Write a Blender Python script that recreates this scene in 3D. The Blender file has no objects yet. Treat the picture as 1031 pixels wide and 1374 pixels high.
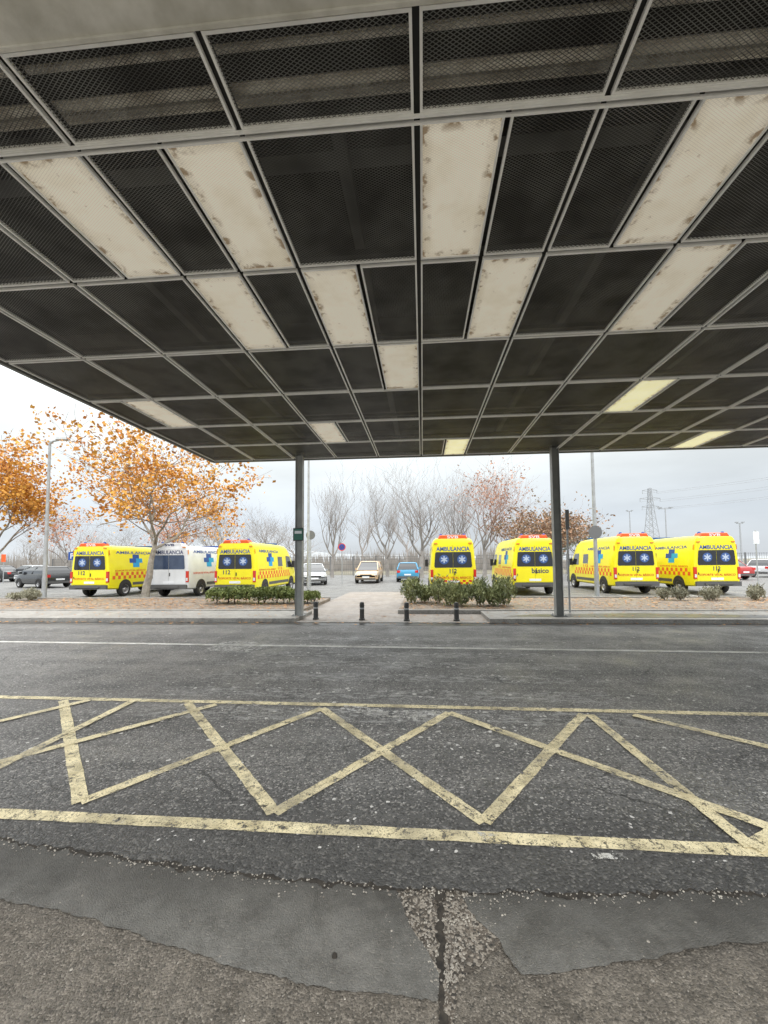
import bpy, math, random
from mathutils import Vector, Matrix, noise
rng = random.Random(11)
rad = math.radians
C = bpy.context.scene.collection

# ---------------------------------------------------------------- camera model (photo pixels 1031 x 1374)
W0, H0 = 1031.0, 1374.0
F0 = 516.0; CX = 529.0; CY = 725.0
YAW, PITCH, ROLL, CH = rad(4.2), rad(3.0), rad(0.5), 1.65
Fv = Vector((-math.sin(YAW)*math.cos(PITCH), math.cos(YAW)*math.cos(PITCH), math.sin(PITCH)))
Rv = Vector((math.cos(YAW), math.sin(YAW), 0))
Uv = Rv.cross(Fv)
R2 = Rv*math.cos(ROLL) - Uv*math.sin(ROLL)
U2 = Uv*math.cos(ROLL) + Rv*math.sin(ROLL)
CAM = Vector((0, 0, CH))
def ray(px, py): return Fv + R2*((px-CX)/F0) + U2*((CY-py)/F0)
def G(px, py, z=0.0):
    d = ray(px, py); t = (z-CH)/d.z
    p = CAM + d*t; return Vector((p.x, p.y, z))
def AT(px, py, Y):
    d = ray(px, py); return CAM + d*(Y/d.y)
def XA(px, Y): return AT(px, 752, Y).x

cam_d = bpy.data.cameras.new('camera'); cam = bpy.data.objects.new('camera', cam_d); C.objects.link(cam)
cam_d.sensor_fit = 'HORIZONTAL'; cam_d.sensor_width = 36; cam_d.lens = 36*F0/W0
cam_d.shift_x = -(CX-W0/2)/W0; cam_d.shift_y = (CY-H0/2)/W0
cam_d.clip_start = 0.05; cam_d.clip_end = 3000
m = Matrix.Identity(4)
for i in range(3):
    m[i][0] = R2[i]; m[i][1] = U2[i]; m[i][2] = -Fv[i]; m[i][3] = CAM[i]
cam.matrix_world = m
bpy.context.scene.camera = cam
bpy.context.scene.view_settings.view_transform = 'Standard'
bpy.context.scene.view_settings.look = 'None'
bpy.context.scene.view_settings.exposure = 0

# ---------------------------------------------------------------- materials
class NT:
    def __init__(s, name):
        s.m = bpy.data.materials.new(name); s.m.use_nodes = True
        s.t = s.m.node_tree; s.b = s.t.nodes['Principled BSDF']
        s.tc = s.t.nodes.new('ShaderNodeTexCoord')
    def n(s, typ, **kw):
        nd = s.t.nodes.new('ShaderNode'+typ)
        for k, v in kw.items():
            if k in nd.inputs: s.put(nd.inputs[k], v)
            else: setattr(nd, k, v)
        return nd
    def put(s, sock, v):
        if isinstance(v, bpy.types.NodeSocket): s.t.links.new(v, sock)
        else: sock.default_value = v
    def math(s, op, a, b=0.0, c=None):
        nd = s.t.nodes.new('ShaderNodeMath'); nd.operation = op
        s.put(nd.inputs[0], a); s.put(nd.inputs[1], b)
        if c is not None: s.put(nd.inputs[2], c)
        return nd.outputs[0]
    def noise(s, scale, detail=4, rough=.6, vec=None, dist=0):
        nd = s.n('TexNoise'); nd.inputs['Scale'].default_value = scale; nd.inputs['Detail'].default_value = detail
        nd.inputs['Roughness'].default_value = rough; nd.inputs['Distortion'].default_value = dist
        s.put(nd.inputs['Vector'], vec if vec is not None else s.tc.outputs['Object']); return nd.outputs[0]
    def vor(s, scale, feature='F1', vec=None, two=False):
        nd = s.n('TexVoronoi'); nd.feature = feature; nd.inputs['Scale'].default_value = scale
        if two: nd.voronoi_dimensions = '2D'
        s.put(nd.inputs['Vector'], vec if vec is not None else s.tc.outputs['Object']); return nd
    def mrange(s, v, a, b, c=0.0, d=1.0):
        nd = s.n('MapRange'); s.put(nd.inputs[0], v)
        for i, x in enumerate((a, b, c, d)): nd.inputs[i+1].default_value = x
        return nd.outputs[0]
    def mix(s, f, a, b):
        nd = s.t.nodes.new('ShaderNodeMix'); nd.data_type = 'RGBA'
        s.put(nd.inputs[0], f)
        s.put(nd.inputs[6], a if isinstance(a, bpy.types.NodeSocket) else (*a, 1))
        s.put(nd.inputs[7], b if isinstance(b, bpy.types.NodeSocket) else (*b, 1))
        return nd.outputs[2]
    def bump(s, h, strength, dist=.01):
        nd = s.n('Bump'); nd.inputs['Strength'].default_value = strength; nd.inputs['Distance'].default_value = dist
        s.put(nd.inputs['Height'], h); s.t.links.new(nd.outputs[0], s.b.inputs['Normal'])
    def xyz(s):
        nd = s.n('SeparateXYZ'); s.put(nd.inputs[0], s.tc.outputs['Object']); return nd.outputs

def pmat(name, col, rough=.6, metal=0., col2=None, scale=3., bump=0., bscale=40., emis=None, es=0., lo=.35, hi=.65, coat=0.):
    s = NT(name); b = s.b
    b.inputs['Base Color'].default_value = (*col, 1); b.inputs['Roughness'].default_value = rough
    b.inputs['Metallic'].default_value = metal
    if coat: b.inputs['Coat Weight'].default_value = coat; b.inputs['Coat Roughness'].default_value = .08
    if col2:
        f = s.mrange(s.noise(scale, 4), lo, hi); s.put(b.inputs['Base Color'], s.mix(f, col, col2))
    if bump: s.bump(s.noise(bscale, 4), bump)
    if emis: b.inputs['Emission Color'].default_value = (*emis, 1); b.inputs['Emission Strength'].default_value = es
    return s.m

M = {}
def asphalt(name, a, b, flecks=True, zone=None):
    s = NT(name)
    f = s.mrange(s.noise(.7, 8, .65), .3, .7)
    col = s.mix(f, a, b)
    f2 = s.mrange(s.noise(5, 6, .7), .35, .7); col = s.mix(s.math('MULTIPLY', f2, .55), col, (a[0]*.5, a[1]*.5, a[2]*.5))
    mp0 = s.n('Mapping'); mp0.inputs['Scale'].default_value = (.16, 1.5, 1); s.put(mp0.inputs['Vector'], s.tc.outputs['Object'])
    col = s.mix(s.mrange(s.noise(1.4, 4, .6, mp0.outputs[0]), .45, .66, 0, .5), col, (b[0]*1.4, b[1]*1.39, b[2]*1.36))
    v = s.vor(75); sp = s.n('SeparateColor'); s.put(sp.inputs[0], v.outputs['Color'])
    col = s.mix(s.math('MULTIPLY', s.math('GREATER_THAN', sp.outputs[0], .80), .55), col, (.42, .405, .38))
    col = s.mix(s.math('MULTIPLY', s.math('LESS_THAN', sp.outputs[1], .25), .6), col, (.02, .02, .02))
    if zone:
        x = s.xyz()
        x0, x1, y0, y1 = zone
        mk = s.math('MULTIPLY', s.mrange(x[0], x0, x0+1.2), s.mrange(x[0], x1, x1-1.2))
        mk = s.math('MULTIPLY', mk, s.math('MULTIPLY', s.mrange(x[1], y0, y0+.5), s.mrange(x[1], y1, y1-.3)))
        mp = s.n('Mapping'); mp.inputs['Scale'].default_value = (1.0, 2.6, 1); s.put(mp.inputs['Vector'], s.tc.outputs['Object'])
        fl = s.mrange(s.noise(5, 8, .8, mp.outputs[0]), .515, .54)
        bands = s.math('GREATER_THAN', s.math('SINE', s.math('MULTIPLY', x[1], 9.5)), -.1)
        k = s.math('MULTIPLY', s.math('MULTIPLY', fl, mk), bands)
        col = s.mix(s.math('MULTIPLY', k, .5), col, (.44, .44, .43))
        nz = s.n('TexNoise'); nz.inputs['Scale'].default_value = 9; s.put(nz.inputs['Vector'], s.tc.outputs['Object'])
        vm = s.n('VectorMath', operation='SCALE'); s.put(vm.inputs[0], nz.outputs['Color']); vm.inputs['Scale'].default_value = .12
        va = s.n('VectorMath', operation='ADD'); s.put(va.inputs[0], s.tc.outputs['Object']); s.put(va.inputs[1], vm.outputs[0])
        mp2 = s.n('Mapping'); mp2.inputs['Scale'].default_value = (.5, 2.0, 1); s.put(mp2.inputs['Vector'], va.outputs[0])
        ed = s.vor(1.3, 'DISTANCE_TO_EDGE', mp2.outputs[0], two=True)
        cr = s.math('MULTIPLY', s.math('LESS_THAN', ed.outputs['Distance'], .012), s.mrange(s.noise(.8, 2), .42, .6, 0, .75))
        col = s.mix(cr, col, (.02, .02, .02))
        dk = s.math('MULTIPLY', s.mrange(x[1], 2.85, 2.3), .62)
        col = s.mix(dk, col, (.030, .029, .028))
    s.put(s.b.inputs['Base Color'], col)
    s.put(s.b.inputs['Roughness'], s.mrange(s.noise(1.3, 5), .35, .65, .34, .74))
    h = s.math('ADD', s.noise(110, 3, .7), s.math('MULTIPLY', v.outputs['Distance'], -.9))
    s.bump(h, .7, .012)
    return s.m
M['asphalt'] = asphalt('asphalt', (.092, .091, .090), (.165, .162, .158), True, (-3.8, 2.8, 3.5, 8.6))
M['asphalt2'] = asphalt('parking_asphalt', (.15, .15, .15), (.21, .21, .205), False)
def concrete(name, a, b, agg, bs, stones=.75, sc=60, dirt=.5, streak=0):
    s = NT(name)
    col = s.mix(s.mrange(s.noise(1.6, 8, .65), .3, .7), a, b)
    col = s.mix(s.math('MULTIPLY', s.mrange(s.noise(7, 7, .75), .42, .68), dirt), col, (a[0]*.42, a[1]*.40, a[2]*.37))
    col = s.mix(s.mrange(s.noise(3.1, 6, .7, None, .6), .52, .66, 0, .5*dirt+.1), col, (b[0]*1.5, b[1]*1.48, b[2]*1.45))
    if streak:
        mp = s.n('Mapping'); mp.inputs['Scale'].default_value = (2.0, 26, 1); mp.inputs['Rotation'].default_value = (0,0,.12); s.put(mp.inputs['Vector'], s.tc.outputs['Object'])
        col = s.mix(s.math('MULTIPLY', s.mrange(s.noise(2.2, 4, .7, mp.outputs[0]), .45, .7), streak), col, (b[0]*1.35, b[1]*1.33, b[2]*1.3))
    v = s.vor(sc); sp = s.n('SeparateColor'); s.put(sp.inputs[0], v.outputs['Color'])
    col = s.mix(s.math('MULTIPLY', s.math('GREATER_THAN', sp.outputs[0], stones), agg), col, (.36, .32, .27))
    col = s.mix(s.math('MULTIPLY', s.math('LESS_THAN', sp.outputs[1], .22), agg), col, (.03, .028, .025))
    if name in ('cement_patch', 'rough_concrete'):
        # damp dark band along the road edge
        x = s.xyz()
        wob = s.math('MULTIPLY_ADD', s.noise(2.5, 5, .7), .55, -.27)
        yy = s.math('ADD', x[1], wob)
        col = s.mix(s.mrange(yy, 1.72, 2.02, 0, .6), col, (.03, .028, .025))
    s.put(s.b.inputs['Base Color'], col)
    s.put(s.b.inputs['Roughness'], s.mrange(s.noise(1.1, 4), .4, .7, .42, .88))
    s.bump(s.math('ADD', s.math('ADD', s.noise(sc*1.2, 5, .75), s.math('MULTIPLY', v.outputs['Distance'], -.6)), s.math('MULTIPLY', s.noise(6, 5, .6), 2.5)), bs, .010)
    return s.m
M['rough_concrete'] = concrete('rough_concrete', (.140, .122, .100), (.205, .182, .152), .48, 1.0, .76, 130, .95, .3)
M['gravelly'] = concrete('broken_concrete', (.085, .07, .055), (.16, .135, .11), .75, 1.0, .60, 90, .9)
M['cement'] = concrete('cement_patch', (.112, .109, .10), (.168, .164, .152), .16, .6, .88, 170, .7, .15)
M['sidewalk'] = concrete('sidewalk_concrete', (.26, .25, .23), (.36, .35, .33), .3, .3, .8, 60)
M['path'] = concrete('path_concrete', (.26, .22, .19), (.36, .33, .30), .3, .3, .8, 40)
M['kerb'] = concrete('kerb_stone', (.28, .27, .255), (.38, .37, .35), .3, .3, .85, 60)
M['soil'] = concrete('bed_soil', (.20, .15, .11), (.30, .24, .185), .6, .8, .7, 30)
M['wet'] = pmat('wet_gutter', (.03, .03, .03), .3, col2=(.10, .097, .09), scale=3, bump=.3)
M['grass'] = pmat('field_ground', (.15, .14, .10), .9, col2=(.22, .20, .15), scale=.3)
M['crack'] = pmat('crack_dark', (.014, .012, .010), .95, col2=(.045, .038, .03), scale=30)
def paint(name, c, lo, hi, sc=22, fine=(.36,.42), a3lo=.6):
    s = NT(name)
    s.put(s.b.inputs['Base Color'], s.mix(s.mrange(s.noise(6, 6), .35, .7), c, (c[0]*.76, c[1]*.74, c[2]*.68)))
    a = s.mrange(s.noise(sc, 8, .85), lo, hi)
    a2 = s.mrange(s.noise(80, 3, .8), *fine)
    a3 = s.mrange(s.noise(1.8, 5, .7), .36, .54, a3lo, 1.0)
    s.put(s.b.inputs['Alpha'], s.math('MULTIPLY', s.math('MULTIPLY', a, a2), a3))
    s.b.inputs['Roughness'].default_value = .7
    s.bump(s.noise(120, 3), .6)
    return s.m
M['yellow_paint'] = paint('worn_yellow_paint', (.80, .71, .47), .41, .47, 13, (.36,.43), .48)
M['white_paint'] = paint('worn_white_paint', (.70, .70, .68), .38, .43)
M['white_rem'] = paint('flaked_white_paint', (.6, .6, .59), .50, .53, 14)
M['chip'] = pmat('pale_chip', (.42, .41, .39), .8, col2=(.62, .61, .59), scale=2.3)

def diamond(s, a, b, t):
    x = s.xyz()
    u = s.math('DIVIDE', x[0], a); v = s.math('DIVIDE', x[1], b)
    p = s.math('PINGPONG', s.math('ADD', u, v), .5); q = s.math('PINGPONG', s.math('SUBTRACT', u, v), .5)
    return s.math('MAXIMUM', s.math('LESS_THAN', p, t), s.math('LESS_THAN', q, t))
def mesh_mat():
    s = NT('expanded_metal'); k = diamond(s, .040, .021, .115)
    s.put(s.b.inputs['Alpha'], k)
    s.put(s.b.inputs['Base Color'], s.mix(s.mrange(s.noise(1.8, 2), .38, .66), (.19, .19, .18), (.07, .068, .064)))
    s.b.inputs['Roughness'].default_value = .45; s.b.inputs['Metallic'].default_value = .2
    return s.m
M['mesh'] = mesh_mat()
def diff_mat(name, c, es):
    s = NT(name); k = diamond(s, .034, .018, .12)
    n1 = s.noise(3.0, 3, .6)
    sp1 = s.mrange(s.noise(9, 5, .6), .52, .62)
    sp2 = s.mrange(s.noise(14, 3, .6), .68, .72)
    grime = s.mrange(n1, .45, .75)
    col = s.mix(s.math('MULTIPLY', grime, .45), c, (c[0]*.76, c[1]*.70, c[2]*.58))
    g = s.n('UVMap'); sp = s.n('SeparateXYZ'); s.put(sp.inputs[0], g.outputs[0])
    ex = s.math('MULTIPLY', s.math('ABSOLUTE', s.math('SUBTRACT', sp.outputs[0], .5)), 2.0)
    ey = s.math('MULTIPLY', s.math('ABSOLUTE', s.math('SUBTRACT', sp.outputs[1], .5)), 2.0)
    edge = s.math('MAXIMUM', s.mrange(ex, .68, .98), s.mrange(ey, .86, 1.0))
    ef = s.math('MULTIPLY', s.math('ADD', sp1, .22), edge)
    ef = s.math('MINIMUM', s.math('ADD', ef, s.math('MULTIPLY', sp2, .35)), .85)
    col = s.mix(ef, col, (.20, .12, .05))
    col = s.mix(s.math('MULTIPLY', k, .22), col, (.12, .11, .09))
    s.put(s.b.inputs['Base Color'], col); s.b.inputs['Roughness'].default_value = .5
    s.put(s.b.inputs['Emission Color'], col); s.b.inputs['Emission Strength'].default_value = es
    return s.m
M['diff'] = diff_mat('dirty_diffuser', (.80, .745, .62), .36)  # mostly unlit panels; weak emission added to brighten them
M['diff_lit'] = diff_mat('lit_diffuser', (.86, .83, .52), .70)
M['frame'] = pmat('galvanised_frame', (.97, .975, .97), .4, .0, col2=(.86, .86, .85), scale=5)
M['carrier'] = pmat('dark_carrier', (.018, .018, .017), .6)
M['plenum'] = pmat('plenum_dark', (.014, .0135, .013), .9)
M['pipe'] = pmat('duct_metal', (.85, .82, .74), .5, .0, col2=(.5, .45, .38), scale=8)
M['joist'] = pmat('joist_grey', (.06, .06, .058), .6)
M['beam'] = pmat('painted_beam', (.74, .73, .69), .6, col2=(.50, .49, .44), scale=3, bump=.2)
M['beam_dark'] = pmat('soffit_brown', (.22, .20, .175), .7)
M['column'] = pmat('column_paint', (.15, .155, .15), .5, col2=(.20, .205, .195), scale=3)
M['column_l'] = pmat('column_flange', (.36, .37, .36), .5, col2=(.27, .275, .27), scale=3)
M['fascia'] = pmat('fascia_paint', (.10, .105, .10), .5, col2=(.14, .145, .14), scale=3)
M['galv'] = pmat('galvanised_steel', (.42, .44, .45), .5, .2, col2=(.32, .33, .34), scale=4)
M['farmetal'] = pmat('hazy_steel', (.38, .40, .43), .8)  # distant steel, haze painted into its pale base colour
M['black'] = pmat('black_plastic', (.02, .02, .022), .5, col2=(.035, .035, .036), scale=20)
M['bollard'] = pmat('bollard_iron', (.03, .03, .032), .45, col2=(.06, .058, .055), scale=20)
M['rubber'] = pmat('tyre_rubber', (.018, .018, .018), .85, col2=(.04, .038, .035), scale=15)
M['rim'] = pmat('wheel_rim', (.42, .42, .43), .35, .7)
M['glass'] = pmat('dark_glass', (.018, .022, .028), .08, 0, coat=1)
M['rear_glass'] = pmat('tinted_rear_glass', (.018, .022, .03), .15, 0, coat=.5)
M['blue_glass'] = pmat('bluish_rear_glass', (.03, .05, .10), .15, 0, col2=(.06, .09, .16), scale=2, coat=.5)
M['yellow'] = pmat('vehicle_yellow', (.90, .81, .010), .33, col2=(.84, .74, .010), scale=1.5, coat=.4)
M['white'] = pmat('vehicle_white', (.74, .76, .78), .35, col2=(.64, .66, .68), scale=2, coat=.5)
M['red'] = pmat('marking_red', (.72, .045, .02), .45, col2=(.6, .03, .015), scale=3)
M['orange'] = pmat('marking_orange', (.78, .12, .02), .45)
M['blue'] = pmat('marking_blue', (.02, .08, .34), .45)
M['navy'] = pmat('marking_navy', (.015, .03, .12), .45)
M['blue_deep'] = pmat('emblem_blue', (.04, .10, .30), .45)
M['cyan'] = pmat('marking_cyan', (.02, .34, .66), .45)
M['whitep'] = pmat('marking_white', (.80, .82, .85), .5)
M['star_w'] = pmat('emblem_white', (.48, .56, .70), .5)
M['signgrey'] = pmat('sign_back_grey', (.15, .155, .16), .5)
M['taillight'] = pmat('tail_lamp_red', (.60, .02, .01), .2, coat=1)
M['lamp_w'] = pmat('lamp_clear', (.7, .72, .74), .15, coat=1)
M['amber'] = pmat('lamp_amber', (.75, .25, .02), .25, coat=1)
M['seam'] = pmat('panel_gap', (.06, .055, .02), .8)
M['greyplastic'] = pmat('bumper_grey', (.10, .10, .10), .6)
M['car_beige'] = pmat('car_paint_beige', (.60, .42, .25), .3, .1, coat=.7)
M['car_blue'] = pmat('car_paint_blue', (.05, .30, .52), .3, coat=.7)
M['car_silver'] = pmat('car_paint_silver', (.45, .47, .49), .3, .5, coat=.7)
M['car_black'] = pmat('car_paint_black', (.02, .022, .025), .25, coat=.7)
M['car_white'] = pmat('car_paint_white', (.68, .70, .72), .3, coat=.7)
M['car_red'] = pmat('car_paint_red', (.45, .03, .03), .3, coat=.7)
M['green_sign'] = pmat('plaque_green', (.04, .16, .12), .5)
M['bark'] = pmat('plane_bark', (.20, .175, .145), .85, col2=(.36, .33, .28), scale=5, bump=.5, bscale=20)
M['twig'] = pmat('twig_brown', (.14, .105, .08), .9, col2=(.22, .17, .135), scale=3)
M['bark_far'] = pmat('far_bark', (.25, .23, .215), .9, col2=(.34, .32, .30), scale=2)  # far bark and twigs: colours lightened to stand in for haze
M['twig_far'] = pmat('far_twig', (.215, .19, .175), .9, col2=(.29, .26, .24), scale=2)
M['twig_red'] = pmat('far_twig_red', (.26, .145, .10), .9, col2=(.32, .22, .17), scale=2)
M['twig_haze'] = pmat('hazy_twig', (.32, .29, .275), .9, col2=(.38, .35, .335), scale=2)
def leafmat(name, cs, sc=1.2):
    s = NT(name)
    wn = s.noise(sc*14, 2, .8); big = s.noise(sc, 3, .6)
    col = s.mix(s.mrange(wn, .35, .65), cs[0], cs[1]); col = s.mix(s.mrange(big, .44, .66), col, cs[2])
    s.put(s.b.inputs['Base Color'], col); s.b.inputs['Roughness'].default_value = .7
    return s.m
M['leaf_orange'] = leafmat('autumn_leaf', ((.60, .25, .035), (.72, .42, .07), (.42, .15, .03)))
M['leaf_far'] = leafmat('far_autumn_leaf', ((.50, .21, .11), (.52, .28, .15), (.38, .17, .11)))  # paler leaf tones, distance haze included in the colour
M['leaf_brown'] = leafmat('brown_foliage', ((.32, .18, .11), (.40, .24, .14), (.19, .17, .11)))
M['leaf_green'] = leafmat('hedge_leaf', ((.14, .19, .05), (.27, .30, .09), (.08, .115, .035)), 2)
M['leaf_olive'] = leafmat('oleander_leaf', ((.21, .25, .09), (.37, .38, .18), (.11, .14, .06)), 2)
M['leaf_grey'] = leafmat('dry_shrub', ((.24, .24, .17), (.34, .32, .23), (.17, .17, .12)), 2)
M['leaf_dark'] = leafmat('hazy_dark_foliage', ((.15, .17, .12), (.20, .22, .16), (.12, .14, .11)), .6)  # greyed green, air haze mixed into the colour
M['fallen'] = leafmat('fallen_leaf', ((.48, .22, .08), (.60, .37, .17), (.28, .14, .06)), 3)
M['wood_far'] = pmat('far_wood', (.26, .24, .22), .95, col2=(.36, .335, .315), scale=.3)  # thicket colour lightened to imitate haze
M['hill'] = pmat('hazy_hill', (.30, .325, .345), 1, col2=(.34, .355, .37), scale=.02)  # bluish grey paints the haze onto the hills
M['pebble'] = pmat('pebble', (.42, .39, .34), .8, col2=(.12, .105, .09), scale=25)

# ---------------------------------------------------------------- mesh builder
class MB:
    def __init__(s): s.v = []; s.f = []; s.mi = []; s.uv = None
    def add(s, vs, fs, mi=0):
        o = len(s.v); s.v += [Vector(v) for v in vs]
        for f in fs: s.f.append([o+i for i in f]); s.mi.append(mi)
        return s
    def box(s, a, b, mi=0):
        x0, y0, z0 = a; x1, y1, z1 = b
        vs = [(x0,y0,z0),(x1,y0,z0),(x1,y1,z0),(x0,y1,z0),(x0,y0,z1),(x1,y0,z1),(x1,y1,z1),(x0,y1,z1)]
        return s.add(vs, [(3,2,1,0),(4,5,6,7),(0,1,5,4),(1,2,6,5),(2,3,7,6),(3,0,4,7)], mi)
    def bar(s, p, q, w, h=None, mi=0):
        p = Vector(p); q = Vector(q); h = h or w; d = (q-p).normalized()
        up = Vector((0,0,1)) if abs(d.z) < .95 else Vector((1,0,0))
        a = d.cross(up).normalized()*(w/2); b = a.cross(d).normalized()*(h/2)
        vs = [p-a-b, p+a-b, p+a+b, p-a+b, q-a-b, q+a-b, q+a+b, q-a+b]
        return s.add(vs, [(3,2,1,0),(4,5,6,7),(0,1,5,4),(1,2,6,5),(2,3,7,6),(3,0,4,7)], mi)
    def tube(s, pts, rs, n=8, mi=0, cap=True):
        pts = [Vector(p) for p in pts]
        if not hasattr(rs, '__len__'): rs = [rs]*len(pts)
        o = len(s.v); ref = None
        for i, p in enumerate(pts):
            d = (pts[min(i+1, len(pts)-1)] - pts[max(i-1, 0)])
            if d.length < 1e-9: d = Vector((0,0,1))
            d.normalize()
            if ref is None: ref = Vector((1,0,0)) if abs(d.x) < .9 else Vector((0,1,0))
            a = (ref - d*ref.dot(d)).normalized(); b = d.cross(a); ref = a
            for k in range(n):
                t = 2*math.pi*k/n; s.v.append(p + (a*math.cos(t)+b*math.sin(t))*rs[i])
        for i in range(len(pts)-1):
            for k in range(n):
                k2 = (k+1) % n
                s.f.append([o+i*n+k, o+i*n+k2, o+(i+1)*n+k2, o+(i+1)*n+k]); s.mi.append(mi)
        if cap and n > 2:
            s.f.append([o+k for k in reversed(range(n))]); s.mi.append(mi)
            s.f.append([o+(len(pts)-1)*n+k for k in range(n)]); s.mi.append(mi)
        return s
    def lathe(s, prof, c=(0,0,0), axis='z', n=20, mi=0):   # prof: (radius, height)
        c = Vector(c); o = len(s.v)
        for r, h in prof:
            for k in range(n):
                t = 2*math.pi*k/n
                if axis == 'z': s.v.append(c+Vector((r*math.cos(t), r*math.sin(t), h)))
                elif axis == 'x': s.v.append(c+Vector((h, r*math.cos(t), r*math.sin(t))))
                else: s.v.append(c+Vector((r*math.sin(t), h, r*math.cos(t))))
        for i in range(len(prof)-1):
            for k in range(n):
                k2 = (k+1) % n
                s.f.append([o+i*n+k, o+i*n+k2, o+(i+1)*n+k2, o+(i+1)*n+k]); s.mi.append(mi)
        return s
    def loft(s, rings, cap=True, mi=0, closed=True):
        o = len(s.v); n = len(rings[0])
        for r in rings: s.v += [Vector(p) for p in r]
        for i in range(len(rings)-1):
            for k in range(n if closed else n-1):
                k2 = (k+1) % n
                s.f.append([o+i*n+k, o+i*n+k2, o+(i+1)*n+k2, o+(i+1)*n+k]); s.mi.append(mi)
        if cap:
            s.f.append([o+k for k in reversed(range(n))]); s.mi.append(mi)
            s.f.append([o+(len(rings)-1)*n+k for k in range(n)]); s.mi.append(mi)
        return s
    def poly(s, pts, mi=0): return s.add(pts, [list(range(len(pts)))], mi)
    def build(s, name, mats, parent=None, smooth=False, org=None, fix=True):
        if not isinstance(mats, (list, tuple)): mats = [mats]
        me = bpy.data.meshes.new(name)
        o = org if org is not None else Vector((0,0,0))
        me.from_pydata([tuple(v-o) for v in s.v], [], s.f)
        for mt in mats: me.materials.append(M[mt] if isinstance(mt, str) else mt)
        for p, i in zip(me.polygons, s.mi): p.material_index = i
        if smooth:
            for p in me.polygons: p.use_smooth = True
            try: me.set_sharp_from_angle(angle=rad(38))
            except Exception: pass
        if s.uv:
            ul = me.uv_layers.new(name='UVMap')
            for i, uv in enumerate(s.uv): ul.data[i].uv = uv
        me.update()
        ob = bpy.data.objects.new(name, me); C.objects.link(ob)
        if parent: ob.parent = parent
        return ob
def tag(o, label=None, cat=None, group=None, kind=None):
    if label: o['label'] = label
    if cat: o['category'] = cat
    if group: o['group'] = group
    if kind: o['kind'] = kind
    return o
def thing(name, loc, label, cat, group=None, rz=0):
    o = bpy.data.objects.new(name, None); C.objects.link(o); o.location = loc; o.rotation_euler = (0,0,rz)
    o.empty_display_size = .2
    return tag(o, label, cat, group)
def structure(o): o['kind'] = 'structure'; return o
def nz(x, y, s=1.0): return noise.noise(Vector((x*s, y*s, 3.7)))

# ---------------------------------------------------------------- text
_tc = {}
def text2d(body):
    if body in _tc: return _tc[body]
    cu = bpy.data.curves.new('t', 'FONT'); cu.body = body; cu.size = 1; cu.resolution_u = 3; cu.offset = .022
    ob = bpy.data.objects.new('t', cu); C.objects.link(ob)
    bpy.context.view_layer.update()
    me = bpy.data.meshes.new_from_object(ob)
    vs = [v.co.copy() for v in me.vertices]; fs = [list(p.vertices) for p in me.polygons]
    bpy.data.objects.remove(ob); bpy.data.meshes.remove(me)
    x0 = min(v.x for v in vs); x1 = max(v.x for v in vs); y0 = min(v.y for v in vs); y1 = max(v.y for v in vs)
    vs = [((v.x-x0)/(x1-x0), (v.y-y0)/(y1-y0)) for v in vs]
    _tc[body] = (vs, fs); return _tc[body]
def text_on(mb, body, u0, u1, v0, v1, fn, mi=0):
    vs, fs = text2d(body)
    mb.add([fn(u0+(u1-u0)*a, v0+(v1-v0)*b) for a, b in vs], fs, mi)

# ================================================================ SETTING: ground
g = MB(); g.poly([(-900,-60,-.06),(900,-60,-.06),(900,1500,-.06),(-900,1500,-.06)])
structure(g.build('ground', 'grass'))
g = MB(); g.poly([(-16,-8,0),(16,-8,0),(16,3.0,0),(-16,3.0,0)])
structure(g.build('pavement', 'rough_concrete'))
edge_px = [(-400,1118),(0,1128),(80,1135),(160,1150),(260,1163),(370,1178),(450,1184),(520,1190),(600,1196),(640,1198),(760,1200),(900,1196),(1031,1200),(1500,1212)]
ep = [G(*p) for p in edge_px]
def interp_edge(x):
    for a, b in zip(ep[:-1], ep[1:]):
        if a.x <= x <= b.x: return a.y+(b.y-a.y)*(x-a.x)/(b.x-a.x)
    return ep[0].y if x < ep[0].x else ep[-1].y
def rag(x): return .018*nz(x,0,3)+.022*nz(x,5,11)+.016*nz(x,9,38)+.009*nz(x,3,120)
def edge_y(x): return interp_edge(x)+rag(x)
xs = [-90,-40,-16]+[-6+i*.0125 for i in range(961)]+[16,40,90]
near = [Vector((x, edge_y(x), .012)) for x in xs]
g = MB()
FARY = 10.15
g.v = [Vector(p) for p in near]+[Vector((p.x, FARY, .012)) for p in near]+[Vector((p.x, p.y-.006, -.01)) for p in near]
n = len(near)
for i in range(n-1):
    g.f.append([i, i+1, n+i+1, n+i]); g.mi.append(0)
    g.f.append([2*n+i, 2*n+i+1, i+1, i]); g.mi.append(0)
structure(g.build('road', 'asphalt'))
def ragged(pts, z, amp=.02, step=.02, f=9):
    P = [G(*p) for p in pts]; out = []
    for a, b in zip(P, P[1:]+P[:1]):
        k = max(1, int((b-a).length/step))
        for i in range(k):
            q = a.lerp(b, i/k)
            dx = amp*nz(q.x,q.y,f)+amp*.6*nz(q.x,q.y+7,f*5)+amp*.4*nz(q.x+3,q.y+7,f*14)
            dy = amp*nz(q.x+5,q.y,f)+amp*.6*nz(q.x+9,q.y,f*5)+amp*.4*nz(q.x+2,q.y+1,f*14)
            out.append(Vector((q.x+dx, q.y+dy, z)))
    return out
g = MB(); g.poly(ragged([(-60,1120),(0,1122),(160,1140),(370,1168),(525,1182),(548,1235),(578,1290),(590,1310),(588,1342),(520,1338),(440,1328),(330,1304),(220,1268),(120,1235),(0,1206),(-60,1190)], .006, .014))
structure(g.build('pavement', 'cement'))
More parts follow.
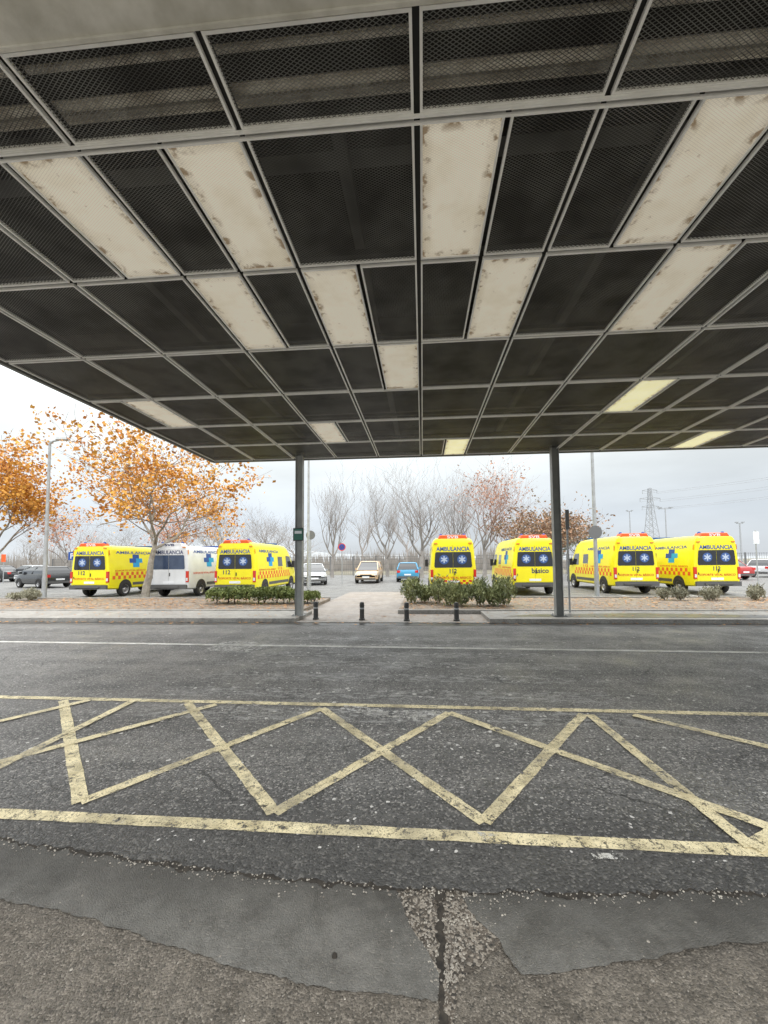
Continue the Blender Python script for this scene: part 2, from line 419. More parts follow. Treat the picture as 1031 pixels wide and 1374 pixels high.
g = MB(); g.poly(ragged([(622,1205),(700,1190),(1120,1190),(1120,1262),(960,1268),(860,1290),(700,1312),(668,1262),(640,1238)], .006, .014))
structure(g.build('pavement', 'cement'))
g = MB(); g.poly(ragged([(510,1178),(655,1183),(676,1262),(645,1300),(614,1312),(602,1500),(588,1500),(590,1312),(548,1250)], .0032, .012))
structure(g.build('pavement', 'gravelly'))
g = MB(); L = []; Rr = []
for i in range(140):
    t = i/139; py = 1190+ (1560-1190)*t; pxl = 592+6*t+4*nz(py,0,.05)+2*nz(py,4,.2); p = G(pxl, py, .0085); w = .004+.018*abs(nz(py,3,.07))+.009*abs(nz(py,8,.3))
    if py < 1300: w *= 1.5
    L.append(p-Vector((w,0,0))); Rr.append(p+Vector((w*(.6+.8*abs(nz(py,12,.2))),0,0)))
g.v = L+Rr
for i in range(139): g.f.append([i, i+1, 140+i+1, 140+i]); g.mi.append(0)
structure(g.build('pavement_joint', 'crack'))
g = MB(); L = []; Rr = []; K = 520
for i in range(K):
    x = -3.6+7.2*i/(K-1); y = interp_edge(x)+rag(x)-.003
    w = .006+.045*max(0, .12+nz(x,4,4))+.012*abs(nz(x,8,30))
    L.append(Vector((x,y+.008*nz(x,1,22)-w,.0078))); Rr.append(Vector((x,y+.02,.0078)))
g.v = L+Rr
for i in range(K-1): g.f.append([i, i+1, K+i+1, K+i]); g.mi.append(0)
structure(g.build('pavement_crack', 'crack'))
# road markings
def strip(mb, a, b, w, z=.0165, k=1):
    a = Vector(a); b = Vector(b); d = (b-a); d.z = 0; L_ = d.length; nrm = Vector((-d.y, d.x, 0)).normalized()
    n_ = max(1, min(300, int(L_/.05))) if L_ < 12 else max(1, int(L_/.1)); o = len(mb.v)
    for i in range(n_+1):
        q = a.lerp(b, i/n_); wl = w/2*(1+.14*nz(q.x*3,q.y*3,5)); wr = w/2*(1+.14*nz(q.x*3+9,q.y*3,5))
        mb.v.append(Vector((q.x-nrm.x*wl, q.y-nrm.y*wl, z))); mb.v.append(Vector((q.x+nrm.x*wr, q.y+nrm.y*wr, z)))
    for i in range(n_): mb.f.append([o+2*i, o+2*i+2, o+2*i+3, o+2*i+1]); mb.mi.append(0)
def ext(p, q, l=0, r=0):
    a = G(*p); b = G(*q); d = (b-a).normalized(); return a-d*l, b+d*r
g = MB(); a, b = ext((0,1095),(1031,1146), 8, 8); strip(g, a, b, .095); structure(g.build('kerbside_yellow_line', 'yellow_paint'))
g = MB(); a, b = ext((0,937),(1031,961), 14, 14); strip(g, a, b, .09, .0168); structure(g.build('outer_yellow_line', 'yellow_paint'))
segs = [((85,942),(108,1080)),((108,1080),(432,953)),((252,946),(368,1095)),((368,1095),(603,959)),((432,953),(650,1108)),((650,1108),(783,961)),
        ((603,959),(1090,1135)),((792,962),(1010,1143)),((850,962),(1100,1022)),((-60,1062),(180,942)),((-60,1042),(290,948)),((-60,985),(120,942)),((1010,1143),(1110,1080))]
for i, (p, q) in enumerate(segs):
    g = MB(); a = G(*p); b = G(*q); strip(g, a, b, .092, .0205+.0004*i)
    structure(g.build('zigzag_marking', 'yellow_paint'))
g = MB(); a, b = ext((0,862),(1031,877), 40, 40); strip(g, a, b, .12, .0165); structure(g.build('white_lane_line', 'white_paint'))
g = MB(); g.poly([Vector((p.x,p.y,.0172)) for p in (G(272,874),G(300,862),G(340,861),G(362,868),G(335,876))]); structure(g.build('faded_paint_mark', 'white_rem'))
for q in [((460,948),(540,956),(545,967),(505,964),(470,958)), ((540,955),(600,957),(588,975),(548,968)), ((790,1148),(835,1150),(842,1158),(800,1157)), ((640,1120),(668,1124),(664,1134),(648,1130))]:
    g = MB(); g.poly([Vector((p.x,p.y,.0176)) for p in (G(*c) for c in q)]); structure(g.build('faded_paint_mark', 'white_rem'))
# pale chips of old paint, chewing gum and litter stuck to the road (stuff)
r = random.Random(77); g = MB()
def chip(x, y, s, z=.0262):
    n_ = r.choice((5,6,7)); a0 = r.uniform(0,6.28); ex = r.uniform(.6,1.0); th = r.uniform(0,3.14)
    pts = []
    for k in range(n_):
        t = a0+2*math.pi*k/n_; rr = s*r.uniform(.45,1.1); u = rr*math.cos(t); v = rr*math.sin(t)*ex
        pts.append((x+u*math.cos(th)-v*math.sin(th), y+u*math.sin(th)+v*math.cos(th), z))
    g.add(pts, [list(range(n_))])
for i in range(1500):
    y = 2.25+7.4*r.random()**1.3; x = r.uniform(-1.15,1.15)*y
    s = .004+.020*r.random()**3.2
    chip(x, y, s*(.7+.1*y), .0135)
for i in range(650):
    x = r.gauss(-.5,1.7); y = r.uniform(3.4,8.4); band = round(y/.62)*.62
    y = band+r.gauss(0,.07) if r.random() < .75 else y
    chip(x, y, .008+.035*r.random()**3, .0135)
for i in range(160):
    x = r.gauss(.2,.9); y = r.uniform(3.3,4.4); chip(x, y, .006+.022*r.random()**2, .0135)
tag(g.build('road_chips', 'chip'), 'small pale chips of worn paint and litter scattered over the grey road', 'litter', None, 'stuff')
# gutter, kerb, far sidewalk
pl = G(405,826,.12).x; pr = G(652,826,.12).x
g = MB(); g.poly([(-90,9.80,.0155),(90,9.72,.0155),(90,FARY,.0155),(-90,FARY,.0155)]); structure(g.build('gutter', 'wet'))
def kerbrun(x0, x1, h):
    x = x0
    g = MB()
    while x < x1-.05:
        e = min(x+1.0, x1); g.box((x+.004, FARY, -.05), (e-.004, FARY+.14, h)); x = e
    structure(g.build('kerb', 'kerb'))
kerbrun(-60, pl, .125); kerbrun(pl, pr, .03); kerbrun(pr, 70, .125)
for x0, x1, z in ((-60,pl,.12),(pr,70,.12)):
    g = MB(); g.box((x0, FARY+.142, -.05), (x1, 11.75, z)); structure(g.build('sidewalk', 'sidewalk'))
g = MB(); g.box((pl+.003, FARY+.142, -.05), (pr-.003, 11.75, .026)); structure(g.build('sidewalk', 'path'))
g = MB(); g.poly([(x, y, .1245) for x, y in ((pr+.5,FARY+.5),(5,FARY+.3),(14,FARY+.35),(16,11.2),(9,10.9),(6,11.3),(pr+1.4,11.0))]); structure(g.build('damp_patch', 'wet'))
ba = XA(424,13.5); bb = XA(538,13.5); BY = 15.6
for x0, x1 in ((-60, ba), (bb, 70)):
    g = MB(); g.box((x0, 11.76, -.05), (x1, BY, .13)); structure(g.build('planting_bed', 'soil'))
    g = MB(); g.box((x0, BY+.003, -.05), (x1, BY+.13, .17)); g.box((x0, 11.752, -.04),(x1, 11.9, .145)); structure(g.build('kerb', 'kerb'))
g = MB(); g.box((ba+.003, 11.753, -.05), (bb-.003, 20, .022)); structure(g.build('path', 'path'))
g = MB(); g.poly([(-90,BY+.13,0),(90,BY+.13,0),(90,44,0),(-90,44,0)]); structure(g.build('parking_lot', 'asphalt2'))
for k in range(-9, 13):
    x = 2.9*k+.2
    if ba-.5 < x < bb+.3: continue
    g = MB(); strip(g, (x, BY+.4,0), (x, 20.6,0), .1, .005); structure(g.build('bay_line', 'white_paint'))
# hills
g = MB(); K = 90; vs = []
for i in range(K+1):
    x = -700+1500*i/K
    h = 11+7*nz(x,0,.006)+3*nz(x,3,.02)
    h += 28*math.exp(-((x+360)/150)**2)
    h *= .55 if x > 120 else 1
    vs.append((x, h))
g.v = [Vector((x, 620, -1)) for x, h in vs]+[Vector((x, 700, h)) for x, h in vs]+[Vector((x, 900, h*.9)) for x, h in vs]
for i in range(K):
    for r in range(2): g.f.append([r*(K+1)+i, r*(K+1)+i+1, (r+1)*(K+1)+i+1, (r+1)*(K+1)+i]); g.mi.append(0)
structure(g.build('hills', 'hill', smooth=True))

# ================================================================ CANOPY
ZC = 4.67; SX = 1.245; YL = [1.93, 2.48, 3.75, 5.2, 6.66, 8.12, 9.57, 11.02]
cy0 = 10.75
colbase = [Vector((AT(402,740,cy0).x, cy0, .12)), Vector((AT(748,740,cy0).x, cy0, .12))]
ccx = (colbase[0].x+colbase[1].x)/2
canopy = thing('entrance_canopy', (ccx, cy0, .12), 'large flat canopy of dark metal mesh panels over the road on two steel columns', 'canopy')
CO = Vector((ccx, cy0, .12))
lights = {1: [-5, -3, 0, 3], 2: [-4, -2, 1, 4], 3: [-1], 4: [-9, 6], 5: [-4], 6: [1, 11]}
lit = {(4,6), (6,1), (6,11)}
GAP = .021
def panel(x0, x1, y0, y1, light=None):
    x0 += GAP; x1 -= GAP; y0 += GAP; y1 -= GAP
    fw = .018
    f = MB()
    f.box((x0,y0,ZC),(x1,y0+fw,ZC+.03)); f.box((x0,y1-fw,ZC),(x1,y1,ZC+.03))
    f.box((x0,y0+fw,ZC),(x0+fw,y1-fw,ZC+.03)); f.box((x1-fw,y0+fw,ZC),(x1,y1-fw,ZC+.03))
    fo = f.build('panel_frame', 'frame', canopy, org=CO)
    q = MB()
    z = ZC+.012
    q.v = [Vector(v) for v in ((x0+fw,y0+fw,z),(x1-fw,y0+fw,z),(x1-fw,y1-fw,z),(x0+fw,y1-fw,z))]
    q.f = [[3,2,1,0]]; q.mi = [0]; q.uv = [(0,1),(1,1),(1,0),(0,0)]
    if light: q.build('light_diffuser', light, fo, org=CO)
    else: q.build('mesh_infill', 'mesh', fo, org=CO)
for r in range(7):
    y0, y1 = YL[r], YL[r+1]
    xmax = y1*1.0+1.3; xmin = -y1*1.25-1.3
    for c in range(-5, 10):
        x0 = c*SX; x1 = x0+SX
        if x0 > xmax or x1 < xmin: continue
        hl = lights.get(r, [])
        if 2*c in hl or 2*c+1 in hl:
            xm = (x0+x1)/2
            for h, (a, b) in ((2*c, (x0, xm)), (2*c+1, (xm, x1))):
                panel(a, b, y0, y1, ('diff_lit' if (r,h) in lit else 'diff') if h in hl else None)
        else: panel(x0, x1, y0, y1)
XL = -5*SX; XR = 10*SX
g = MB()
for c in range(-5, 11): g.bar((c*SX, 1.0, ZC+.065), (c*SX, 11.02, ZC+.065), .05, .05)
g.build('carrier_rail', 'carrier', canopy, org=CO)
g = MB()
for y in YL[1:]: g.bar((XL, y, ZC+.12), (XR, y, ZC+.12), .06, .055)
g.build('cross_rail', 'carrier', canopy, org=CO)
g = MB(); g.box((XL-.06, .9, 5.45), (XR+.06, 11.1, 5.6)); g.build('roof_deck', 'plenum', canopy, org=CO)
g = MB()
g.box((XL-.06, 11.045, ZC-.02), (XR+.06, 11.11, 5.449)); g.box((XL-.09, .9, ZC-.02), (XL-.025, 11.04, 5.449)); g.box((XR+.03,.9,ZC-.02),(XR+.09,11.04,5.449))
g.build('fascia', 'fascia', canopy, org=CO)
g = MB()
for y, z, r_ in ((2.32,4.80,.030),(2.16,4.86,.022),(2.52,4.98,.04)): g.tube([(XL,y,z),(XR,y,z)], r_, 8)
g.build('ceiling_pipe', 'pipe', canopy, smooth=True, org=CO)
g = MB()
for y in (3.1, 5.9, 8.8): g.box((XL,y-.08,5.1),(XR,y+.08,5.449))
for c in (-4.4,-2.6,-.5,1.6,3.5,5.4,7.6): g.box((c*SX-.05,2.6,4.98),(c*SX+.05,10.9,5.09))
g.build('roof_joist', 'joist', canopy, org=CO)
g = MB()
g.box((XL,1.62,ZC-.02),(XR,1.905,ZC+.0)); g.box((XL,1.72,ZC+.0),(XR,1.78,5.449)); g.box((XL,1.885,ZC+.001),(XR,1.905,ZC+.06)); 
g.box((XL,1.36,ZC+.03),(XR,1.60,ZC+.05)); g.box((XL,1.905,ZC-.035),(XR,1.925,ZC+.03))
g.build('main_beam', 'beam', canopy, org=CO)
g = MB(); g.box((XL,.9,ZC+.06),(XR,1.34,ZC+.09)); g.build('soffit_board', 'beam_dark', canopy, org=CO)
g = MB(); g.box((XL,2.452,ZC-.022),(XR,2.466,ZC-.002)); g.box((XL,2.494,ZC-.022),(XR,2.508,ZC-.002)); g.build('flange_strip', 'frame', canopy, org=CO)
for cb in colbase:
    x, y = cb.x, cy0
    g = MB(); g.box((x-.10, y-.09, .14), (x-.085, y+.09, ZC+.1), 0); g.box((x+.085, y-.09, .14), (x+.10, y+.09, ZC+.1), 0)
    g.box((x-.084, y-.055, .14), (x+.084, y-.04, ZC+.1), 1)
    g.box((x-.17,y-.16,.121),(x+.17,y+.16,.139), 1)
    for sx in (-.13,.13):
        for sy in (-.12,.12): g.lathe([(0,.03),(.016,.03),(.016,0)], (x+sx,y+sy,.139), n=6, mi=0)
    g.build('column', ['column_l','column_l' if cb is colbase[0] else 'column'], canopy, org=CO)
cb = colbase[0]
pz = AT(402,717,cy0-.12).z
q = thing('plaque', (cb.x, cy0-.093, pz-.18), 'small dark green notice plate fixed to the left canopy column', 'sign')
g = MB(); g.box((-.15,-.02,0),(.15,.0,.36)); g.build('plate', 'black', q)
g = MB(); g.box((-.13,-.024,.02),(.13,-.0205,.34)); g.build('sign_face', 'green_sign', q)
g = MB(); g.box((-.1,-.027,.20),(.1,-.0245,.28)); g.build('print', 'whitep', q)

# ================================================================ BOLLARDS
bl = ['short black bollard at the left end of the row by the crossing', 'short black bollard second from the left in front of the path', 'short black bollard third from the left before the right hedge corner', 'short black bollard at the right end of the row before the oleander hedge']
b0 = None
for (px, py), lb in zip([(424,831),(486,832),(546,833),(613,833)], bl):
    p = G(px, py, .026)
    if b0 is None:
        b0 = thing('bollard', p, lb, 'bollard', 'bollards across the path entrance')
        g = MB(); g.lathe([(.085,0),(.085,.03),(.066,.05),(.062,.36),(.062,.38)], n=20); g.build('post', 'bollard', b0, smooth=True)
        g = MB(); g.lathe([(.070,.38),(.070,.41),(.063,.415),(.065,.45),(.047,.485),(0,.50)], n=20); g.build('cap', 'bollard', b0, smooth=True)
        g = MB(); g.lathe([(.063,.30),(.067,.305),(.067,.335),(.063,.34)], n=20); g.build('collar', 'galv', b0, smooth=True)
    else:
        r = b0.copy(); C.objects.link(r); r.location = p; r['label'] = lb
        for ch in list(b0.children):
            c = ch.copy(); C.objects.link(c); c.parent = r

# ================================================================ VEHICLES
def sidex(z, hw=.99): return hw*(1-.095*max(0, z-1.2))
def wheel(parent, x, y, r=.345, w=.23):
    s = 1 if x > 0 else -1
    g = MB(); g.lathe([(r*.62,-w/2),(r*.93,-w/2),(r,-w*.36),(r,w*.36),(r*.93,w/2),(r*.62,w/2)], (x,y,r), 'x', 24)
    o = g.build('wheel', 'rubber', parent, smooth=True)
    g = MB(); xx = s*w*.44
    g.lathe([(0,xx+s*.01),(r*.2,xx+s*.01),(r*.25,xx-s*.02),(r*.5,xx-s*.035),(r*.6,xx),(r*.64,xx+s*.005)], (x,y,r), 'x', 20); g.build('rim', 'rim', o, smooth=True)
def arch(mb, x, y, r, zc):
    n = 16; pts = [Vector((x, y+r*math.cos(math.pi*k/n), zc+r*math.sin(math.pi*k/n))) for k in range(n+1)]
    if x < 0: pts = pts[::-1]
    mb.poly(pts)
def amb_ring(y, hw, zb, zt):
    sh = min(1.2, zt-.34)
    k = hw/.99
    hi = zt-.26
    pts = [(hw*.90,zb),(hw*.985,zb+.06),(hw,zb+.18),(hw,sh),(sidex(max(hi,sh+.05))*k,max(hi,sh+.05)),(sidex(zt)*k*.955,zt-.11),(sidex(zt)*k*.86,zt-.035),(sidex(zt)*k*.60,zt)]
    return [Vector((x,y,z)) for x,z in pts]+[Vector((-x,y,z)) for x,z in reversed(pts)]
def star(mb, cx, cz, r, y, mi):
    for k in range(3):
        a = math.pi*k/3+math.pi/2; d = Vector((math.cos(a),0,math.sin(a))); n_ = Vector((-d.z,0,d.x))
        c = Vector((cx, y-.0006*k, cz)); w = r*.19
        mb.poly([c-d*r-n_*w, c+d*r-n_*w, c+d*r+n_*w, c-d*r+n_*w])
def ambulance(px, Y, label, body='yellow', stars=True, checker=False, basic=False, soporte=True, sidecheck=False, svb=True, rz=0, H=2.52, n112='c'):
    x = XA(px, Y)+.99
    t = thing('ambulance', (x, Y, 0), label, 'ambulance', None, rz)
    g = MB()
    st = [(0,.90,.44,H-.10),(.03,.955,.40,H-.04),(.12,.985,.38,H-.01),(.5,.99,.36,H),(3.4,.99,.36,H),(4.15,.985,.36,H-.04),(4.5,.975,.36,H-.16),(4.85,.97,.36,2.02),(5.2,.965,.36,1.66),(5.42,.955,.36,1.34),(5.75,.92,.34,1.10),(5.88,.86,.34,.92),(5.93,.78,.38,.80)]
    g.loft([amb_ring(*s) for s in st]); g.build('body', body, t, smooth=True)
    for y in (1.02, 4.72):
        for s in (-1, 1):
            g = MB(); arch(g, s*.9935, y, .43, .40); g.build('wheel_arch', 'black', t); wheel(t, s*.895, y)
    g = MB(); g.box((-.93,-.11,.40),(.93,-.002,.60)); g.box((-.60,-.16,.47),(.60,-.111,.53)); g.build('rear_bumper', 'greyplastic', t)
    g = MB(); g.box((-.9,5.7,.28),(.9,5.965,.62)); g.build('front_bumper', 'greyplastic', t)
    for s in (-1, 1):
        g = MB(); tp = .74
        vs = [(s*.006,0,.62),(s*.84,0,.62),(s*.84,0,1.2),(s*tp,0,2.28),(s*.006,0,2.28)]
        if s < 0: vs = vs[::-1]
        fr = [Vector((v[0],-.016,v[2])) for v in vs]; bk = [Vector((v[0],.0,v[2])) for v in vs]
        g.loft([bk, fr][::-1]); d = g.build('rear_door', body, t)
        g = MB(); o_ = [(.009,1.33),(.009,1.99),(.72,1.99),(.755,1.95),(.80,1.39),(.77,1.32),(.009,1.32)]
        pts = [Vector((s*a, -.0195, b)) for a, b in o_]; pts = pts if s < 0 else pts[::-1]
        g.poly(pts[::-1]); w = g.build('window', 'blue_glass' if body == 'white' else 'rear_glass', d)
        if stars:
            cx = s*.38; g = MB(); n_ = 20
            g.poly([Vector((cx+.205*math.cos(2*math.pi*k/n_), -.0215, 1.67+.205*math.sin(2*math.pi*k/n_))) for k in range(n_)]); g.build('emblem_disc', 'blue_deep', d)
            g = MB(); star(g, cx, 1.67, .15, -.0235, 0); g.build('emblem_star', 'star_w', d)
        g = MB(); g.box((s*.06-.02,-.035,1.0),(s*.06+.02,-.0165,1.16)) if s > 0 else g.box((-.80,-.03,.9),(-.77,-.0165,1.0))
        g.build('handle', 'black', d)
    g = MB(); g.box((-.005,-.010,.62),(.005,-.001,2.28)); g.build('door_gap', 'seam', t)
    for s in (-1, 1):
        g = MB(); a, b = sorted((s*.855, s*.965)); g.box((a,-.03,.72),(b,.05,1.24)); g.build('tail_light', 'taillight', t)
        g = MB(); g.box((a+.012,-.034,.78),(b-.012,-.0305,.92)); g.build('reversing_light', 'lamp_w', t)
        g = MB(); a, b = sorted((s*.66, s*.80)); g.box((a,-.03,2.335),(b,.03,2.39)); g.build('warning_light', 'amber', t)
    g = MB(); g.box((-.26,-.022,.66),(.26,-.017,.77)); g.build('number_plate', 'whitep', t)
    rear = lambda u, v: Vector((u, -.0205, v))
    g = MB(); text_on(g, 'AMBULANCIA', -.71, .71, 2.03, 2.215, rear); g.build('lettering', 'navy' if body == 'white' else 'blue', t)
    if soporte:
        g = MB(); text_on(g, 'SOPORTE VITAL B\u00c1SICO', -.76, .76, .85, .965, rear); g.build('lettering', 'red', t)
    if basic:
        g = MB(); text_on(g, 'b\u00e1sico', -.15, .60, 1.02, 1.25, rear); g.build('lettering', 'navy', t)
    elif n112:
        u0, u1 = (-.56,-.22) if n112 == 'l' else (-.15,.15)
        g = MB(); text_on(g, '112', u0, u1, 1.08, 1.27, rear); g.build('lettering', 'navy', t)
    if checker:
        g = MB()
        for i in range(12):
            for j in range(2):
                x0 = -.78+i*.13; z0 = .62+j*.09
                g.poly([(x0,-.0178,z0),(x0+.13,-.0178,z0),(x0+.13,-.0178,z0+.09),(x0,-.0178,z0+.09)], (i+j) % 2)
        g.build('checker_band', ['red', body], t)
    if svb:
        g = MB(); g.loft([[Vector((a,y,z)) for a, z in ((-w,H-.06),(w,H-.06),(w*.86,H+.10*k),(-w*.86,H+.10*k))] for y, w, k in ((.02,.62,.8),(.06,.64,1),(.40,.64,1),(.5,.55,.4))]); o = g.build('roof_beacon', 'orange' if body == 'yellow' else 'white', t)
        g = MB(); text_on(g, 'SVB', -.24, .24, H-.045, H+.07, lambda u, v: Vector((u, .012, v))); g.build('lettering', 'whitep' if body == 'yellow' else 'navy', o)
        for s in (-1,1):
            g = MB(); g.lathe([(0,.09),(.05,.07),(.07,.0),(.07,-.03)], (s*.5,.25,H+.09), n=12); g.build('beacon_dome', 'blue', o, smooth=True)
    g = MB(); g.box((-.5,3.5,H-.02),(.5,3.75,H+.09)); g.build('light_bar', 'blue', t)
    for s in (-1, 1):
        fn = (lambda s: lambda yy, z: Vector((s*(sidex(z)+.005), yy, z)))(s)
        def quad(mb, y0, y1, z0, z1, mi=0, f=fn, s=s):
            pts = [f(y0,z0), f(y1,z0), f(y1,z1), f(y0,z1)]
            if s < 0: pts = pts[::-1]
            mb.poly(pts, mi)
        g = MB(); quad(g, 2.75, 3.38, 1.40, 1.90); g.build('side_window', 'glass', t)
        g = MB(); pts = [fn(3.95,1.33), fn(4.88,1.33), fn(4.80,1.55), fn(4.55,1.93), fn(3.95,1.95)]
        g.poly(pts if s > 0 else pts[::-1]); g.build('cab_window', 'glass', t)
        g = MB(); a = .225; yc, zc = 1.65, 1.76
        for (i, j, mi) in ((0,1,0),(-1,0,0),(0,0,0),(1,0,1),(0,-1,1),(1,-1,1),(2,0,1),(1,1,0)):
            ii = i*s
            quad(g, yc+ii*a-a/2, yc+ii*a+a/2, zc+j*a-a/2, min(zc+j*a+a/2, 2.07), mi)
        g.build('cross_emblem', ['blue','cyan'], t)
        def tx(body_, y0, y1, z0, z1, col_):
            g = MB()
            if s > 0: text_on(g, body_, y0, y1, z0, z1, fn)
            else: text_on(g, body_, y1, y0, z0, z1, fn)
            g.build('lettering', col_, t)
        tx('112', 2.7, 3.3, .98 if not sidecheck else 1.23, 1.24 if not sidecheck else 1.36, 'red')
        tx('AMBULANCIA', .45, 2.9, 2.09, 2.23, 'blue')
        tx('SOPORTE VITAL B\u00c1SICO', .35, 2.4, 1.08 if not sidecheck else 1.225, 1.19 if not sidecheck else 1.32, 'red')
        if sidecheck:
            g = MB(); q_ = .17
            for i in range(25):
                for j in range(2):
                    quad(g, .2+i*q_, .2+(i+1)*q_, .85+j*q_, .85+(j+1)*q_, (i+j) % 2)
            g.build('checker_band', ['orange', body], t)
        g = MB(); quad(g, 3.44, 3.455, .45, 2.15); quad(g, 2.42, 2.435, .45, 2.15); g.build('door_gap', 'seam', t)
        g = MB(); quad(g, 1.5, 4.25, .52, .66); g.build('side_moulding', 'greyplastic', t)
        g = MB(); g.box((min(s*.93,s*1.0),4.75,1.42),(max(s*.93,s*1.0),4.82,1.46)); g.box((min(s*1.0,s*1.16),4.72,1.30),(max(s*1.0,s*1.16),4.86,1.68)); g.build('mirror', 'black', t)
        g = MB(); quad(g, .03, .10, 2.02, 2.25) ; g.build('marker_light', 'amber', t)
    g = MB()
    g.poly([Vector((-.80,5.44,1.40)),Vector((-.72,4.72,2.245)),Vector((.72,4.72,2.245)),Vector((.80,5.44,1.40))][::-1]); g.v = [v+Vector((0,.03,.015)) for v in g.v]; g.build('windscreen', 'glass', t)
    for s in (-1,1):
        g = MB(); a, b = sorted((s*.5, s*.82)); g.box((a,5.78,.78),(b,5.93,1.0)); g.build('headlight', 'lamp_w', t)
    return t
ambulance(95, 17.3, 'yellow ambulance furthest left, beside the street lamp and the black car', H=2.50, n112='l', sidecheck=True)
ambulance(200, 17.3, 'only white ambulance, parked between two yellow ones left of the centre', 'white', stars=False, soporte=False, svb=True, H=2.46, n112=None)
ambulance(288, 17.1, 'yellow ambulance parked right of the white ambulance, behind the low left hedge', sidecheck=True, H=2.56, n112='l')
ambulance(577, 16.6, 'yellow ambulance seen straight from behind, above the oleander hedge near the centre', checker=True, H=2.62)
ambulance(688, 17.9, 'yellow ambulance marked básico on its rear, just left of the right canopy column', basic=True, soporte=False, sidecheck=True, H=2.66)
ambulance(823, 18.3, 'second yellow ambulance from the right, with orange chequered side, beside the lamp post', sidecheck=True, H=2.70)
ambulance(930, 18.1, 'yellow ambulance furthest right, partly hidden behind its neighbour on the left', sidecheck=True, H=2.66)

def car_ring(y, hw, zb, zt):
    pts = [(hw*.86,zb),(hw*.97,zb+.07),(hw,zb+.22),(hw*.99,zt-.16),(hw*.93,zt-.04),(hw*.78,zt)]
    return [Vector((x,y,z)) for x,z in pts]+[Vector((-x,y,z)) for x,z in reversed(pts)]
def car(loc, rz, paint_, label, L=4.1, group=None, kind='hatch', h=1.5):
    t = thing('parked_car', loc, label, 'car', group, rz)
    g = MB(); hw = .87
    st = [(0,.70,.40,.80),(.06,.80,.30,.92),(.25,.86,.26,.98),(1.0,hw,.24,.99),(2.6,hw,.24,.98),(3.0,.87,.24,.97),(L-.5,.85,.24,.86),(L-.12,.78,.27,.74),(L,.66,.36,.62)]
    g.loft([car_ring(*s) for s in st]); g.build('body', paint_, t, smooth=True)
    yb, yt0, yt1, yf = (.12,.42,2.35,3.25) if kind == 'hatch' else (.55,1.05,2.3,3.2)
    def gr(z, y0, y1, w): return [Vector((-w,y0,z)),Vector((w,y0,z)),Vector((w,y1,z)),Vector((-w,y1,z))]
    g = MB(); g.loft([gr(.95,yb,yf,.79), gr(1.18,(yb*.6+yt0*.4),(yf*.6+yt1*.4),.755), gr(h-.06,yt0,yt1,.62)], mi=0); g.build('glasshouse', 'glass', t)
    g = MB(); g.loft([gr(h-.062,yt0-.03,yt1+.05,.635), gr(h-.02,yt0+.03,yt1-.05,.60), gr(h,yt0+.25,yt1-.35,.46)]); g.build('roof', paint_, t, smooth=True)
    for s in (-1,1):
        for a_, b_, w_ in (((s*.79,yb,.95),(s*.625,yt0,h-.06),.08),((s*.79,yf,.95),(s*.625,yt1,h-.06),.06),((s*.80,(yb+yf)/2,.95),(s*.63,(yt0+yt1)/2,h-.06),.06)):
            g = MB(); g.bar(a_, b_, w_, .05); g.build('pillar', paint_, t)
    for y in (.78, L-.82):
        for s in (-1,1):
            g = MB(); arch(g, s*(hw+.003), y, .36, .30); g.build('wheel_arch','black',t); wheel(t, s*.78, y, .31, .2)
    for s in (-1,1):
        a, b = sorted((s*.56, s*.80)); g = MB(); g.box((a,-.012,.72),(b,.10,.90)); g.build('tail_light','taillight',t)
        g = MB(); g.box((a,L-.22,.60),(b,L-.03,.76)); g.build('headlight','lamp_w',t)
        g = MB(); g.box((min(s*.84,s*.99),2.75,.96),(max(s*.84,s*.99),2.85,1.10)); g.build('mirror', paint_, t)
    g = MB(); g.box((-.25,-.012,.52),(.25,.07,.63)); g.build('number_plate','whitep',t)
    g = MB(); g.box((-.25,L-.05,.42),(.25,L+.012,.53)); g.build('number_plate','whitep',t)
    g = MB(); g.box((-.42,L-.06,.56),(.42,L+.006,.66)); g.build('grille','black',t)
    g = MB(); g.box((-.72,-.03,.32),(.72,.10,.46)); g.build('rear_bumper','greyplastic',t)
    g = MB(); g.box((-.68,L-.1,.30),(.68,L+.015,.40)); g.build('front_bumper','greyplastic',t)
    return t
PI = math.pi
Yc = 27.5
car((XA(491,Yc), Yc+4.1, 0), PI, 'car_beige', 'small sandy beige car facing the camera at the far end of the path', h=1.62)
car((XA(547,Yc+1.5), Yc+1.5, 0), 0, 'car_blue', 'small blue car seen from behind, right of the beige car')
car((XA(404,27), 29.5, 0), rad(200), 'car_silver', 'silver car facing the camera, partly behind the left canopy column')
car((XA(82,24.5), 24.5, 0), rad(72), 'car_black', 'black hatchback parked left of the leftmost yellow ambulance', h=1.45, L=3.9)
car((XA(58,33), 33.5, 0), rad(80), 'car_silver', 'pale silver car behind the black hatchback on the left', kind='saloon')
car((XA(8,32), 33, 0), rad(95), 'car_black', 'dark car cut by the left edge of the picture', kind='saloon')
car((XA(1001,30), 30, 0), rad(12), 'car_red', 'dark red car behind the rightmost ambulance', kind='saloon')
car((XA(1030,33), 34, 0), rad(-70), 'car_white', 'white car at the right edge beside the red car')

